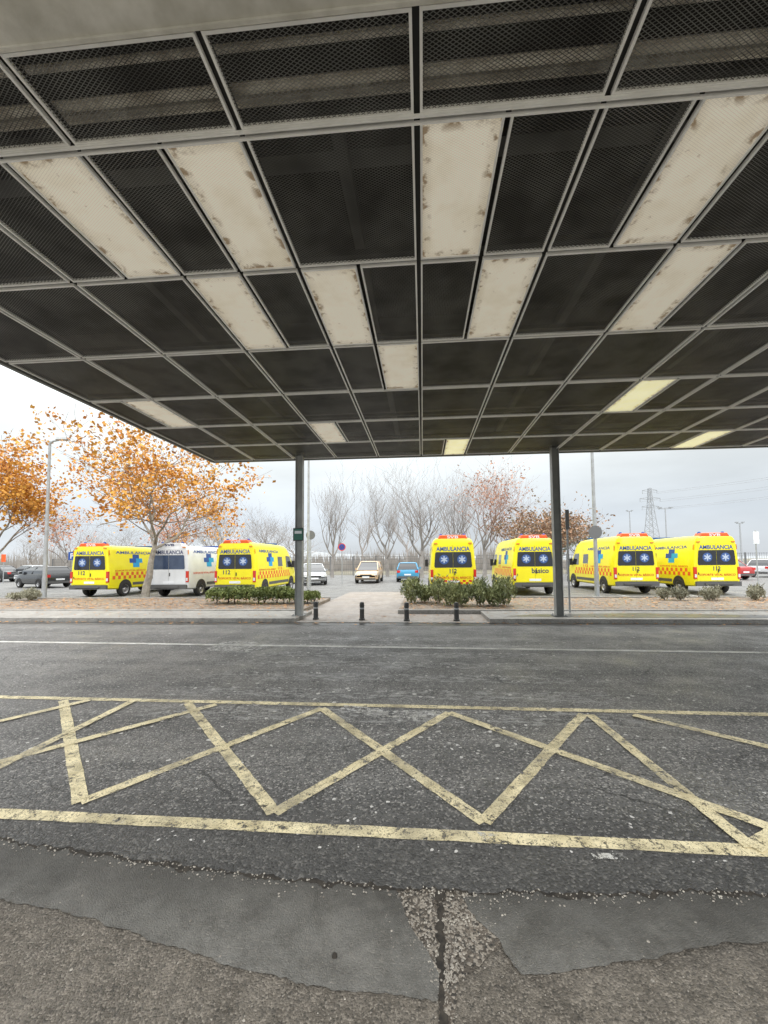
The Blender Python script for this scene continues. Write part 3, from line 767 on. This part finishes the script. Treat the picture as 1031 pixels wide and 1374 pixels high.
# ================================================================ STREET FURNITURE
def lamp_post(px, pybase, Y, ztop, label, arm=0, group='street lamps', r0=.085, mat='galv'):
    x = XA(px, Y); t = thing('street_lamp', (x, Y, 0), label, 'street lamp', group)
    g = MB(); g.box((-.17,-.17,0),(.17,.17,.03)); g.tube([(0,0,.03),(0,0,1.0)], r0*1.15, 12); g.tube([(0,0,1.0),(0,0,ztop)], [r0,r0*.6], 12); g.build('pole', mat, t, smooth=True)
    g = MB(); g.tube([(0,0,ztop-.12),(arm*.3,0,ztop),(arm*.75,0,ztop+.04)], [r0*.5]*3, 8); g.build('arm', mat, t, smooth=True)
    g = MB(); s = 1 if arm >= 0 else -1
    g.loft([[Vector((arm*.6+s*a, w*c, ztop+.04+d)) for c, d in ((-1,0),(1,0),(.7,.1),(-.7,.1))] for a, w in ((0,.08),(.12,.15),(.42,.15),(.55,.08))]); h = g.build('lamp_head', mat, t, smooth=True)
    g = MB(); a0, a1 = sorted((arm*.6+s*.12, arm*.6+s*.42)); g.box((a0,-.11,ztop+.02),(a1,.11,ztop+.037)); g.build('lamp_glass','lamp_w',h)
    return t
lamp_post(61, 798, 16.4, AT(70,592,16.4).z, 'grey street lamp standing beside the leftmost ambulance', .55)
t = lamp_post(414, 800, 22, 8.6, 'pale street lamp pole just behind the left canopy column', .6)
t = lamp_post(800, 800, 17.3, 8.2, 'grey lamp post between the two ambulances right of the column', -.6)
def disc(mb, c, r, y, mi=0, n=28):
    mb.poly([Vector((c[0]+r*math.cos(2*PI*k/n), y, c[1]+r*math.sin(2*PI*k/n))) for k in range(n)], mi)
def round_sign(px, py, Y, r, label, front=None, group=None, base=0):
    c = AT(px, py, Y); t = thing('traffic_sign', (c.x, Y, base), label, 'traffic sign', group)
    z = c.z-base
    g = MB(); g.tube([(0,.03,0),(0,.03,z+r*.8)], .03, 8); g.build('pole','galv',t, smooth=True)
    g = MB(); g.lathe([(0,-.012),(r,-.012),(r,.012),(0,.012)], (0,-.012,z), 'y', 28); g.build('sign_disc','signgrey' if not front else 'red',t)
    if front == 'noparking':
        g = MB(); disc(g, (0,z), r*.80, -.0265); g.build('sign_face','blue',t)
        g = MB(); g.bar((-r*.6,-.029,z+r*.6),(r*.6,-.029,z-r*.6),r*.2,.003); g.bar((-r*.6,-.0325,z-r*.6),(r*.6,-.0325,z+r*.6),r*.2,.003); g.build('sign_slash','red',t)
    return t
round_sign(417,718,23,.28,'round grey back of a traffic sign beside the left column')
round_sign(799,714,17.0,.28,'round grey back of a traffic sign in front of the right lamp post')
round_sign(459,734,27,.27,'blue and red no stopping sign left of the beige car','noparking')
Y = 11.4; c = AT(761,698,Y); t = thing('sign_post', (c.x, Y, .12), 'thin post with a narrow grey sign seen edge on beside the right canopy column', 'sign post')
g = MB(); g.tube([(0,0,0),(0,0,c.z+.3-.12)], .028, 8); g.build('pole','galv',t,smooth=True)
zz = c.z-.12; g = MB(); g.box((-.055,-.05,zz-.27),(.045,-.03,zz+.3)); g.box((-.045,-.0295,zz-.24),(.035,.0,zz+.27)); g.build('sign_box','signgrey',t)
Y = 27; c = AT(97,746,Y); t = thing('parking_sign', (c.x, Y, 0), 'blue square parking sign left of the leftmost ambulance', 'traffic sign')
g = MB(); g.tube([(0,.03,0),(0,.03,c.z+.3)], .03, 8); g.build('pole','galv',t)
g = MB(); g.box((-.3,-.02,c.z-.3),(.3,.0,c.z+.3)); g.build('sign_face','blue',t)
g = MB(); text_on(g,'P',-.13,.15,c.z-.2,c.z+.2, lambda u,v: Vector((u,-.024,v))); g.build('lettering','whitep',t)
Y = 30; c = AT(5,749,Y); t = thing('notice_board', (c.x, Y, 0), 'small orange red panel on a post at the far left edge', 'sign')
g = MB(); g.tube([(0,.03,0),(0,.03,c.z+.3)], .03, 8); g.build('pole','galv',t)
g = MB(); g.box((-.2,-.02,c.z-.32),(.2,.0,c.z+.32)); g.build('sign_face','orange',t)
Y = 22; c = AT(1015,722,Y); t = thing('traffic_sign', (c.x, Y, 0), 'small pale rectangular sign on a post at the right edge', 'traffic sign')
g = MB(); g.tube([(0,.03,0),(0,.03,c.z+.4)], .03, 8); g.build('pole','galv',t)
g = MB(); g.box((-.14,-.02,c.z-.3),(.14,.0,c.z+.35)); g.build('sign_face','whitep',t)
for px, Y, py, lb in ((893,70,682,'distant street lamp with two heads right of the pylon'),(845,75,686,'distant slim street lamp left of the pylon'),(993,60,702,'distant street lamp near the right edge')):
    c = AT(px,py,Y); t = thing('street_lamp', (c.x,Y,0), lb, 'street lamp', 'distant street lamps')
    g = MB(); g.tube([(0,0,0),(0,0,c.z)], [.14,.09], 8); g.build('pole','farmetal',t)
    aw = 1.0 if px == 893 else .45
    g = MB(); g.bar((-aw,0,c.z),(aw,0,c.z),.1); g.build('arm','farmetal',t)
    for s in (-1,1):
        g = MB(); g.box((min(s*aw*.6,s*aw*1.3),-.15,c.z+.06),(max(s*aw*.6,s*aw*1.3),.15,c.z+.22)); g.build('lamp_head','farmetal',t)
# pylon
Y = 150; c = AT(872,655,Y); hgt = c.z
t = thing('electricity_pylon', (c.x, Y, 0), 'tall grey lattice electricity pylon on the right skyline', 'pylon')
g = MB(); lv = 12
def wz(z): return 2.4*(1-z/hgt)**1.3+.4
for i in range(lv):
    z0, z1 = hgt*i/lv, hgt*(i+1)/lv; a, b = wz(z0), wz(z1)
    for sx, sy in ((-1,-1),(1,-1),(1,1),(-1,1)): g.bar((sx*a,sy*a,z0),(sx*b,sy*b,z1),.2)
    for sy in (-1,1):
        g.bar((-a,sy*a,z0),(b,sy*b,z1),.12); g.bar((a,sy*a,z0),(-b,sy*b,z1),.12); g.bar((-b,sy*b,z1),(b,sy*b,z1),.12)
g.build('lattice_tower','farmetal',t)
arms = []
for k, (f, w) in enumerate(((.97,2.6),(.86,3.6),(.75,3.0))):
    g = MB(); z = hgt*f
    for s in (-1,1):
        g.bar((s*.4,0,z+.5),(s*w,0,z),.16); g.bar((s*.4,0,z-.4),(s*w,0,z),.16); g.tube([(s*w,0,z),(s*w,0,z-1.2)], .12, 5); arms.append((s*w, z-1.2))
    g.build('cross_arm','farmetal',t)
for i, (w, z) in enumerate(arms):
    g = MB(); a = Vector((c.x+w, Y, z)); b = Vector((c.x+w+95, Y-70, z+10)); pts = []
    for k in range(25):
        u = k/24; p = a.lerp(b, u); p.z -= 4.2*4*u*(1-u)*.5; pts.append(p)
    g.tube(pts, .045, 4, cap=False); o = g.build('power_cable','farmetal')
    side = 'left' if w < 0 else 'right'; lvn = ('top', 'middle', 'lowest')[i//2]
    tag(o, f'overhead cable from the {lvn} arm tip on the {side} side of the pylon', 'cable', 'overhead power cables')
# fence
Y = 43
t = thing('mesh_fence', (0, Y, 0), 'long grey metal fence along the back of the car park', 'fence')
for k in range(-17, 18):
    g = MB(); x = k*2.6; g.box((x-.045,-.045,0),(x+.045,.045,2.2)); g.build('post','signgrey',t)
g = MB()
for z in (.15,.7,1.25,1.8,2.1): g.bar((-44.2,0,z),(44.2,0,z),.035)
x = -44.2
while x < 44.2: g.bar((x,0,.1),(x,0,2.15),.018); x += .22
o = g.build('wire_infill','signgrey',t)

# ================================================================ VEGETATION
def gen_tree(r, H, W, maxlev=5, kids=(5,4,4,3,3), trunk_frac=.28, tr=.16, up=.12, wob=.22, ang=(25,55)):
    lines = []; tips = []
    def br(p, d, L, rr, lev):
        n = 5 if lev < 2 else (4 if lev < 4 else 2)
        pts = [p.copy()]; rs = [rr]
        q = p.copy(); dd = d.copy()
        for i in range(n):
            dd = (dd+Vector((r.uniform(-1,1),r.uniform(-1,1),r.uniform(-1,1)))*wob*(.4 if lev == 0 else 1)+Vector((0,0,up))).normalized()
            q = q+dd*(L/n); pts.append(q.copy()); rs.append(max(rr*(1-.55*(i+1)/n), .004))
        lines.append((lev, pts, rs))
        if lev >= maxlev: tips.append((pts[-1], dd)); return
        if lev >= 2: tips.append((pts[-1], dd))
        k = kids[min(lev, len(kids)-1)]
        for j in range(k):
            f = (r.uniform(.55,1) if lev == 0 else r.uniform(.3,1.0)) if j < k-1 else 1
            idx = f*n; i0 = min(int(idx), n-1); pp = pts[i0].lerp(pts[i0+1], idx-i0); r0 = rs[i0]
            a = rad(r.uniform(*ang))*(.4 if j == k-1 else 1); az = r.uniform(0,2*PI)+j*2.4
            ax = dd.cross(Vector((math.cos(az), math.sin(az), .3))).normalized()
            nd = (Matrix.Rotation(a,3,ax) @ dd); nd = (nd+Vector((0,0,up))).normalized()
            br(pp, nd, L*r.uniform(.50,.88)*(1.15 if lev == 0 else 1), max(r0*.62,.005), lev+1)
    br(Vector((0,0,0)), Vector((0,0,1)), H*trunk_frac, tr, 0)
    zm = max(p.z for _, ps, _ in lines for p in ps); allr = sorted(math.hypot(p.x,p.y) for _, ps, _ in lines for p in ps); rm = allr[int(len(allr)*.96)]
    sz = H/zm; sxy = (W/2)/rm
    S = lambda p: Vector((p.x*sxy, p.y*sxy, p.z*sz))
    lines = [(l, [S(p) for p in ps], rs) for l, ps, rs in lines]; tips = [(S(p), d) for p, d in tips]
    return lines, tips
def leafcloud(r, pts, per, spread, size, droop=0):
    g = MB()
    for p, _ in pts:
        for k in range(int(per*r.uniform(.2,1.8))):
            q = p+Vector((r.gauss(0,spread),r.gauss(0,spread),r.gauss(0,spread*.8)-droop))
            a = Vector((r.uniform(-1,1),r.uniform(-1,1),r.uniform(-1,1))).normalized(); b = a.orthogonal().normalized(); b = Matrix.Rotation(r.uniform(0,6.28),3,a) @ b
            s = size*r.uniform(.5,1.3); c_ = a.cross(b)
            g.add([q-b*s, q+c_*s*.7+b*s*.2, q+b*s, q-c_*s*.7-b*s*.1], [(0,1,2,3)])
    return g
def tree(px, Y, pytop, wpx, label, bark='bark_far', twig='twig_far', seed=1, leaf=None, per=0, size=.1, spread=.3, keep=1.0, group=None, minr=1.0, name='bare_tree', leaf_ok=None, skew=0, **kw):
    r = random.Random(seed); x = XA(px, Y); H = AT(px, pytop, Y).z; W = wpx/F0*Y
    lines, tips = gen_tree(r, H, W, **kw)
    if skew:
        sk = lambda p: Vector((p.x+skew*max(0,p.z/H-.3), p.y, p.z))
        lines = [(l, [sk(p) for p in ps], rs) for l, ps, rs in lines]; tips = [(sk(p), d) for p, d in tips]
    t = thing(name, (x, Y, 0), label, 'tree', group)
    g = MB(); h = MB()
    for l, ps, rs in lines:
        rr = [q*minr for q in rs]
        if l <= 1: g.tube(ps, rr, 8 if l == 0 else 6, cap=False)
        else: h.tube(ps, rr, 4 if l == 2 else 3, cap=False)
    g.build('trunk', bark, t, smooth=True); o = h.build('crown', twig, t)
    if leaf:
        tp = [q for q in tips if r.random() < keep and (leaf_ok is None or leaf_ok(q[0], H, W))]
        leafcloud(r, tp, per, spread, size).build('leaves', leaf, t)
    return t
tree(196, 16.6, 550, 400, 'large orange leaved plane tree rising between the yellow and white ambulances', 'bark', 'twig', 5, 'leaf_orange', 34, .078, .27, .56, name='autumn_tree', kids=(7,4,4,3,2), maxlev=4, trunk_frac=.34, tr=.14, ang=(30,64), up=.07, skew=1.7, minr=1.25, leaf_ok=lambda p,H,W: p.z > H*.34)
tree(-12, 19, 578, 175, 'orange leaved tree cut by the left edge of the picture', 'bark', 'twig', 8, 'leaf_orange', 28, .088, .30, .72, name='autumn_tree', kids=(5,4,4,3), maxlev=4, tr=.13, minr=1.2, leaf_ok=lambda p,H,W: p.z > H*.24)
bt = dict(minr=1.35, kids=(6,4,4,3,2), maxlev=5)
tree(90, 42, 672, 100, 'brown twiggy tree behind the black car, left of the street lamp', seed=3, leaf='leaf_far', per=2, size=.13, keep=.3, spread=.3, tr=.12, twig='twig_red', **bt)
tree(238, 38, 668, 90, 'small rusty tree behind the white ambulance', seed=21, leaf='leaf_far', per=3, size=.12, keep=.4, spread=.35, tr=.12, twig='twig_red', **bt)
tree(300, 40, 655, 90, 'bare brown tree behind the ambulance right of the white one', seed=4, tr=.13, twig='twig_far', **bt)
tree(362, 44, 668, 85, 'bare tree just left of the left canopy column', seed=6, tr=.13, twig='twig_far', **bt)
tree(446, 38, 618, 80, 'slim bare pale tree right of the left canopy column', seed=9, tr=.14, up=.26, wob=.16, **bt)
tree(520, 40, 622, 85, 'bare tree left of the tallest bare tree in the middle', seed=12, tr=.14, up=.30, wob=.15, **bt)
tree(566, 36, 604, 105, 'tallest bare tree in the middle with pale upright limbs', seed=14, tr=.19, up=.32, wob=.15, **bt)
tree(608, 42, 620, 85, 'bare tree directly behind the central ambulance', seed=17, tr=.14, up=.26, wob=.16, **bt)
tree(650, 36, 608, 110, 'reddish tree with few remaining leaves left of the brown round tree', seed=19, leaf='leaf_far', per=3, size=.09, keep=.4, spread=.3, tr=.16, twig='twig_red', up=.24, **bt)
tree(722, 36, 655, 122, 'rounded brown tree behind the ambulance beside the right column', seed=23, leaf='leaf_brown', per=8, size=.115, keep=.75, spread=.38, tr=.18, twig='twig_red', name='brown_tree', **bt)
tree(778, 46, 680, 65, 'small bare tree right of the right canopy column', seed=29, tr=.12, **bt)
tree(158, 50, 695, 80, 'faint bare tree behind the leftmost ambulance', seed=31, tr=.12, **bt)
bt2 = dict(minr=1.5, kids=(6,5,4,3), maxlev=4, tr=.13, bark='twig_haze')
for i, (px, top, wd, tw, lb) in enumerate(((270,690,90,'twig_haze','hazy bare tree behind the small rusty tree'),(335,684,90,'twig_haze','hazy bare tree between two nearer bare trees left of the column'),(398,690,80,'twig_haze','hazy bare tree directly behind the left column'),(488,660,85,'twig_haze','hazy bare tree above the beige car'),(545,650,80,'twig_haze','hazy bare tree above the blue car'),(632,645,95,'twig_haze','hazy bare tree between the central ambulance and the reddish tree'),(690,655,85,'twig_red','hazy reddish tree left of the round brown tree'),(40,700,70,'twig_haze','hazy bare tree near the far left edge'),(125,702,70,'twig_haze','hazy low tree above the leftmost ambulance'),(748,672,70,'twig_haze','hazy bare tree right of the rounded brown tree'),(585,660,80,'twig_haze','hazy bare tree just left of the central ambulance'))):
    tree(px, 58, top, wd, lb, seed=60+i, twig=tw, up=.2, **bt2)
tree(752, 44, 712, 66, 'dark green bushy tree low behind the right canopy column', seed=91, leaf='leaf_dark', per=16, size=.16, keep=.9, spread=.45, twig='twig_far', name='evergreen_tree', kids=(5,4,3), maxlev=3, tr=.13)
# far wood
r = random.Random(5); g = MB()
for i in range(6500):
    x = r.uniform(-95, 38); y = r.uniform(62, 78); h = (3.4+2.4*nz(x,0,.12)+1.4*nz(x,7,.5))*r.uniform(.5,1.1)
    if x > 24: h *= .6
    dx = r.uniform(-.7,.7); w = r.uniform(.05,.14)
    g.add([(x-w,y,-.05),(x+w,y,-.05),(x+dx,y,h+.3)], [(0,1,2)])
o = g.build('far_thicket','wood_far'); tag(o, 'hazy line of bare thicket beyond the fence', 'thicket', None, 'stuff')
# hedges
def hedge(name, px0, px1, Y0, Y1, h, leaf, label, size, n, seed, narrow=False, zb=.13, clumps=0, trim=False):
    r = random.Random(seed); x0 = XA(px0, Y0); x1 = XA(px1, Y0); xc = (x0+x1)/2; yc = (Y0+Y1)/2
    t = thing(name, (xc, yc, zb), label, 'hedge' if name == 'hedge' else 'shrub')
    g = MB(); st = MB()
    cl = []
    k = clumps or max(2, int((x1-x0)*1.5))
    for i in range(k):
        cx = x0-xc+(x1-x0)*(i+.5)/k+r.uniform(-.1,.1); cl.append((cx, 0 if trim else r.uniform(Y0,Y1)-yc, h*(r.uniform(.85,1.08) if trim else r.uniform(.7,1.12)), (x1-x0)/k*r.uniform(.6,.9)))
    for i in range(n):
        cx, cy, ch, cw = r.choice(cl)
        if narrow and r.random() < .6:
            a = r.uniform(0,6.28); lean = r.uniform(0,.6); u = r.random()**.7
            sd = random.Random(int(cx*999)+int(a*3.2)*17+int(lean*9)); hh = ch*sd.uniform(.6,1.1)
            q = Vector((cx+math.cos(a)*cw*(.4+lean*u*1.3)*.9, cy+math.sin(a)*(Y1-Y0)*.4*(.3+lean*u), hh*u+.03))
        else:
            a = r.uniform(0,6.28); rr = math.sqrt(r.random()); u = r.random()
            kk = .25 if trim else .5
            q = Vector((cx+math.cos(a)*cw*rr, cy+math.sin(a)*(Y1-Y0)*(.5 if trim else .42)*rr, max(.02, ch*(1-kk*rr**3)*(1-abs(r.gauss(0,.28))))))
        if narrow:
            d = Vector((r.uniform(-1,1),r.uniform(-1,1),.8)).normalized(); b = d.orthogonal().normalized(); b = Matrix.Rotation(r.uniform(0,6.28),3,d) @ b
            s = size*r.uniform(.6,1.2); g.add([q-b*s*.2, q+d*s, q+b*s*.2, q-d*s*.3], [(0,1,2,3)])
        else:
            a = Vector((r.uniform(-1,1),r.uniform(-1,1),r.uniform(-.3,1))).normalized(); b = a.orthogonal().normalized(); b = Matrix.Rotation(r.uniform(0,6.28),3,a) @ b
            s = size*r.uniform(.6,1.3); c_ = a.cross(b); g.add([q-b*s, q+c_*s*.55, q+b*s, q-c_*s*.55], [(0,1,2,3)])
    for cx, cy, ch, cw in cl:
        for k in range(5): st.tube([(cx,cy,0),(cx+r.uniform(-.6,.6)*cw,cy+r.uniform(-.2,.2),ch*.75)], [.012,.006], 4)
    g.build('foliage', leaf, t); st.build('stem','twig',t)
hedge('hedge', 276, 398, 13.2, 14.3, .60, 'leaf_green', 'low green leafy hedge in the left planting bed beside the left column', .05, 9500, 3, clumps=9, trim=True)
hedge('hedge', 405, 425, 13.4, 14.3, .5, 'leaf_green', 'small green bush between the left column and the path', .05, 1300, 4, trim=True)
hedge('hedge', 540, 690, 12.8, 14.2, .84, 'leaf_olive', 'loose oleander hedge with long upright leaves in front of the central ambulance', .11, 7500, 5, True, clumps=8)
for i, (px, Y, h, lb) in enumerate(((912,14.2,.55,'dry grey shrub below the gap between the two rightmost ambulances'),(962,14.4,.5,'dry grey shrub under the rightmost ambulance'),(1018,14.6,.45,'dry grey shrub at the right edge of the bed'),(18,14.5,.4,'small dry shrub at the far left edge of the bed'),(38,14.8,.42,'small dry shrub in front of the black car'))):
    hedge('shrub', px-15, px+15, Y, Y+.7, h, 'leaf_grey', lb, .09, 1100, 40+i, True)
# fallen leaves (stuff)
r = random.Random(9); g = MB()
for i in range(3600):
    side = r.random() < .5
    x = r.uniform(-16, ba-.1) if side else r.uniform(bb+.1, 16)
    y = r.uniform(11.95, 15.5); s = r.uniform(.03,.07); a = r.uniform(0,6.28); z = .134+r.uniform(.0,.03)
    g.add([(x+s*math.cos(a+k*PI/2)*(1 if k%2 else .6), y+s*math.sin(a+k*PI/2)*(1 if k%2 else .6), z+r.uniform(0,.02)) for k in range(4)], [(0,1,2,3)])
for i in range(600):
    x = r.uniform(-14,14); y = FARY-.35*r.random()**2-.02 if r.random() < .6 else r.uniform(10.4,11.7); z = .02 if y < FARY else .124
    if pl < x < pr and y > FARY: z = .03
    s = r.uniform(.02,.05); a = r.uniform(0,6.28)
    g.add([(x+s*math.cos(a+k*PI/2), y+s*.7*math.sin(a+k*PI/2), z+.004+r.uniform(0,.015)) for k in range(4)], [(0,1,2,3)])
tag(g.build('fallen_leaves','fallen'), 'brown and orange fallen leaves scattered over the planting beds and far kerb', 'leaves', None, 'stuff')
# grit near the camera (stuff)
r = random.Random(19); g = MB()
def pebble(x, y, z, s):
    n = 6; vs = [(x+s*r.uniform(.7,1.2)*math.cos(2*PI*k/n), y+s*r.uniform(.6,1.1)*math.sin(2*PI*k/n), z) for k in range(n)]
    vs2 = [(x+(v[0]-x)*.6, y+(v[1]-y)*.6, z+s*.6) for v in vs]
    g.add(vs+vs2, [list(range(n,2*n))]+[[k,(k+1)%n,n+(k+1)%n,n+k] for k in range(n)])
for i in range(300):
    p = G(r.uniform(0,1031), r.uniform(1165,1374)); pebble(p.x, p.y, .004, r.uniform(.0015,.004)*(2.0 if r.random() < .10 else 1))
for i in range(900):
    py = r.uniform(1190,1320); hw_ = 62*(1-max(0,(py-1230)/110)); p = G(598+r.gauss(0,max(10,hw_*.6)), py); pebble(p.x, p.y, .004, r.uniform(.0018,.0055)*(1.6 if r.random() < .08 else 1))
for i in range(160):
    py = r.uniform(1310,1420); p = G(597+r.gauss(0,7), py); pebble(p.x, p.y, .004, r.uniform(.0015,.004))
for i in range(900):
    x = r.uniform(-2.6,2.6); y = edge_y(x)+r.gauss(-.012,.03); pebble(x, y, .008, r.uniform(.002,.0065))
tag(g.build('loose_grit','pebble'), 'loose grit and small stones on the broken pavement edge in the foreground', 'grit', None, 'stuff')
p = G(449,1284,.006); g = MB()
pts = [Vector((.012*math.cos(k*PI/4)*(1+.25*math.sin(3*k)), .010*math.sin(k*PI/4), 0)) for k in range(8)]
g.loft([pts, [q*.9+Vector((0,0,.010)) for q in pts], [q*.4+Vector((0,0,.015)) for q in pts]])
o = g.build('stone', 'crack'); o.location = p; tag(o, 'small dark stone lying on the left cement patch in the foreground', 'stone')

# ================================================================ LIGHT
w = bpy.data.worlds.new('World'); bpy.context.scene.world = w; w.use_nodes = True
nt = w.node_tree; bg = nt.nodes['Background']; out = nt.nodes['World Output']
sun_el, sun_az = rad(38), rad(150)
sky = nt.nodes.new('ShaderNodeTexSky'); sky.sky_type = 'NISHITA'; sky.sun_disc = False; sky.sun_elevation = sun_el; sky.sun_rotation = sun_az
nt.links.new(sky.outputs[0], bg.inputs[0]); bg.inputs[1].default_value = .10
tc = nt.nodes.new('ShaderNodeTexCoord'); sep = nt.nodes.new('ShaderNodeSeparateXYZ'); nt.links.new(tc.outputs['Generated'], sep.inputs[0])
cr = nt.nodes.new('ShaderNodeValToRGB'); nt.links.new(sep.outputs[2], cr.inputs[0])
e = cr.color_ramp.elements; e[0].position = 0; e[0].color = (.66,.70,.74,1); e[1].position = 1; e[1].color = (1,.99,.97,1)
x_ = e.new(.10); x_.color = (.70,.76,.82,1); x_ = e.new(.26); x_.color = (.95,1.0,1.0,1)
mp = nt.nodes.new('ShaderNodeMapping'); mp.inputs['Scale'].default_value = (1,1,3.5); nt.links.new(tc.outputs['Generated'], mp.inputs[0])
no = nt.nodes.new('ShaderNodeTexNoise'); no.inputs['Scale'].default_value = 2.2; no.inputs['Detail'].default_value = 5; nt.links.new(mp.outputs[0], no.inputs[0])
mr = nt.nodes.new('ShaderNodeMapRange'); nt.links.new(no.outputs[0], mr.inputs[0]); mr.inputs[1].default_value = .3; mr.inputs[2].default_value = .7; mr.inputs[3].default_value = .86; mr.inputs[4].default_value = 1.14
# thinner cloud, hence brighter sky, towards the left (-X)
lf = nt.nodes.new('ShaderNodeMapRange'); nt.links.new(sep.outputs[0], lf.inputs[0]); lf.inputs[1].default_value = -.75; lf.inputs[2].default_value = .1; lf.inputs[3].default_value = 1.16; lf.inputs[4].default_value = 1.0
st = nt.nodes.new('ShaderNodeMapRange'); nt.links.new(sep.outputs[2], st.inputs[0]); st.inputs[1].default_value = .28; st.inputs[2].default_value = 1; st.inputs[3].default_value = 1.05; st.inputs[4].default_value = 4.1
mu = nt.nodes.new('ShaderNodeMath'); mu.operation = 'MULTIPLY'; nt.links.new(mr.outputs[0], mu.inputs[0]); nt.links.new(st.outputs[0], mu.inputs[1])
mu2 = nt.nodes.new('ShaderNodeMath'); mu2.operation = 'MULTIPLY'; nt.links.new(mu.outputs[0], mu2.inputs[0]); nt.links.new(lf.outputs[0], mu2.inputs[1])
bg2 = nt.nodes.new('ShaderNodeBackground'); nt.links.new(cr.outputs[0], bg2.inputs[0]); nt.links.new(mu2.outputs[0], bg2.inputs[1])
mx = nt.nodes.new('ShaderNodeMixShader'); mx.inputs[0].default_value = .95
nt.links.new(bg.outputs[0], mx.inputs[1]); nt.links.new(bg2.outputs[0], mx.inputs[2]); nt.links.new(mx.outputs[0], out.inputs[0])
sd = bpy.data.lights.new('sun','SUN'); sd.energy = 1.3; sd.angle = rad(20); sd.color = (1,.97,.93)
so = bpy.data.objects.new('sun', sd); C.objects.link(so); so.rotation_euler = (PI/2-sun_el, 0, PI-sun_az)
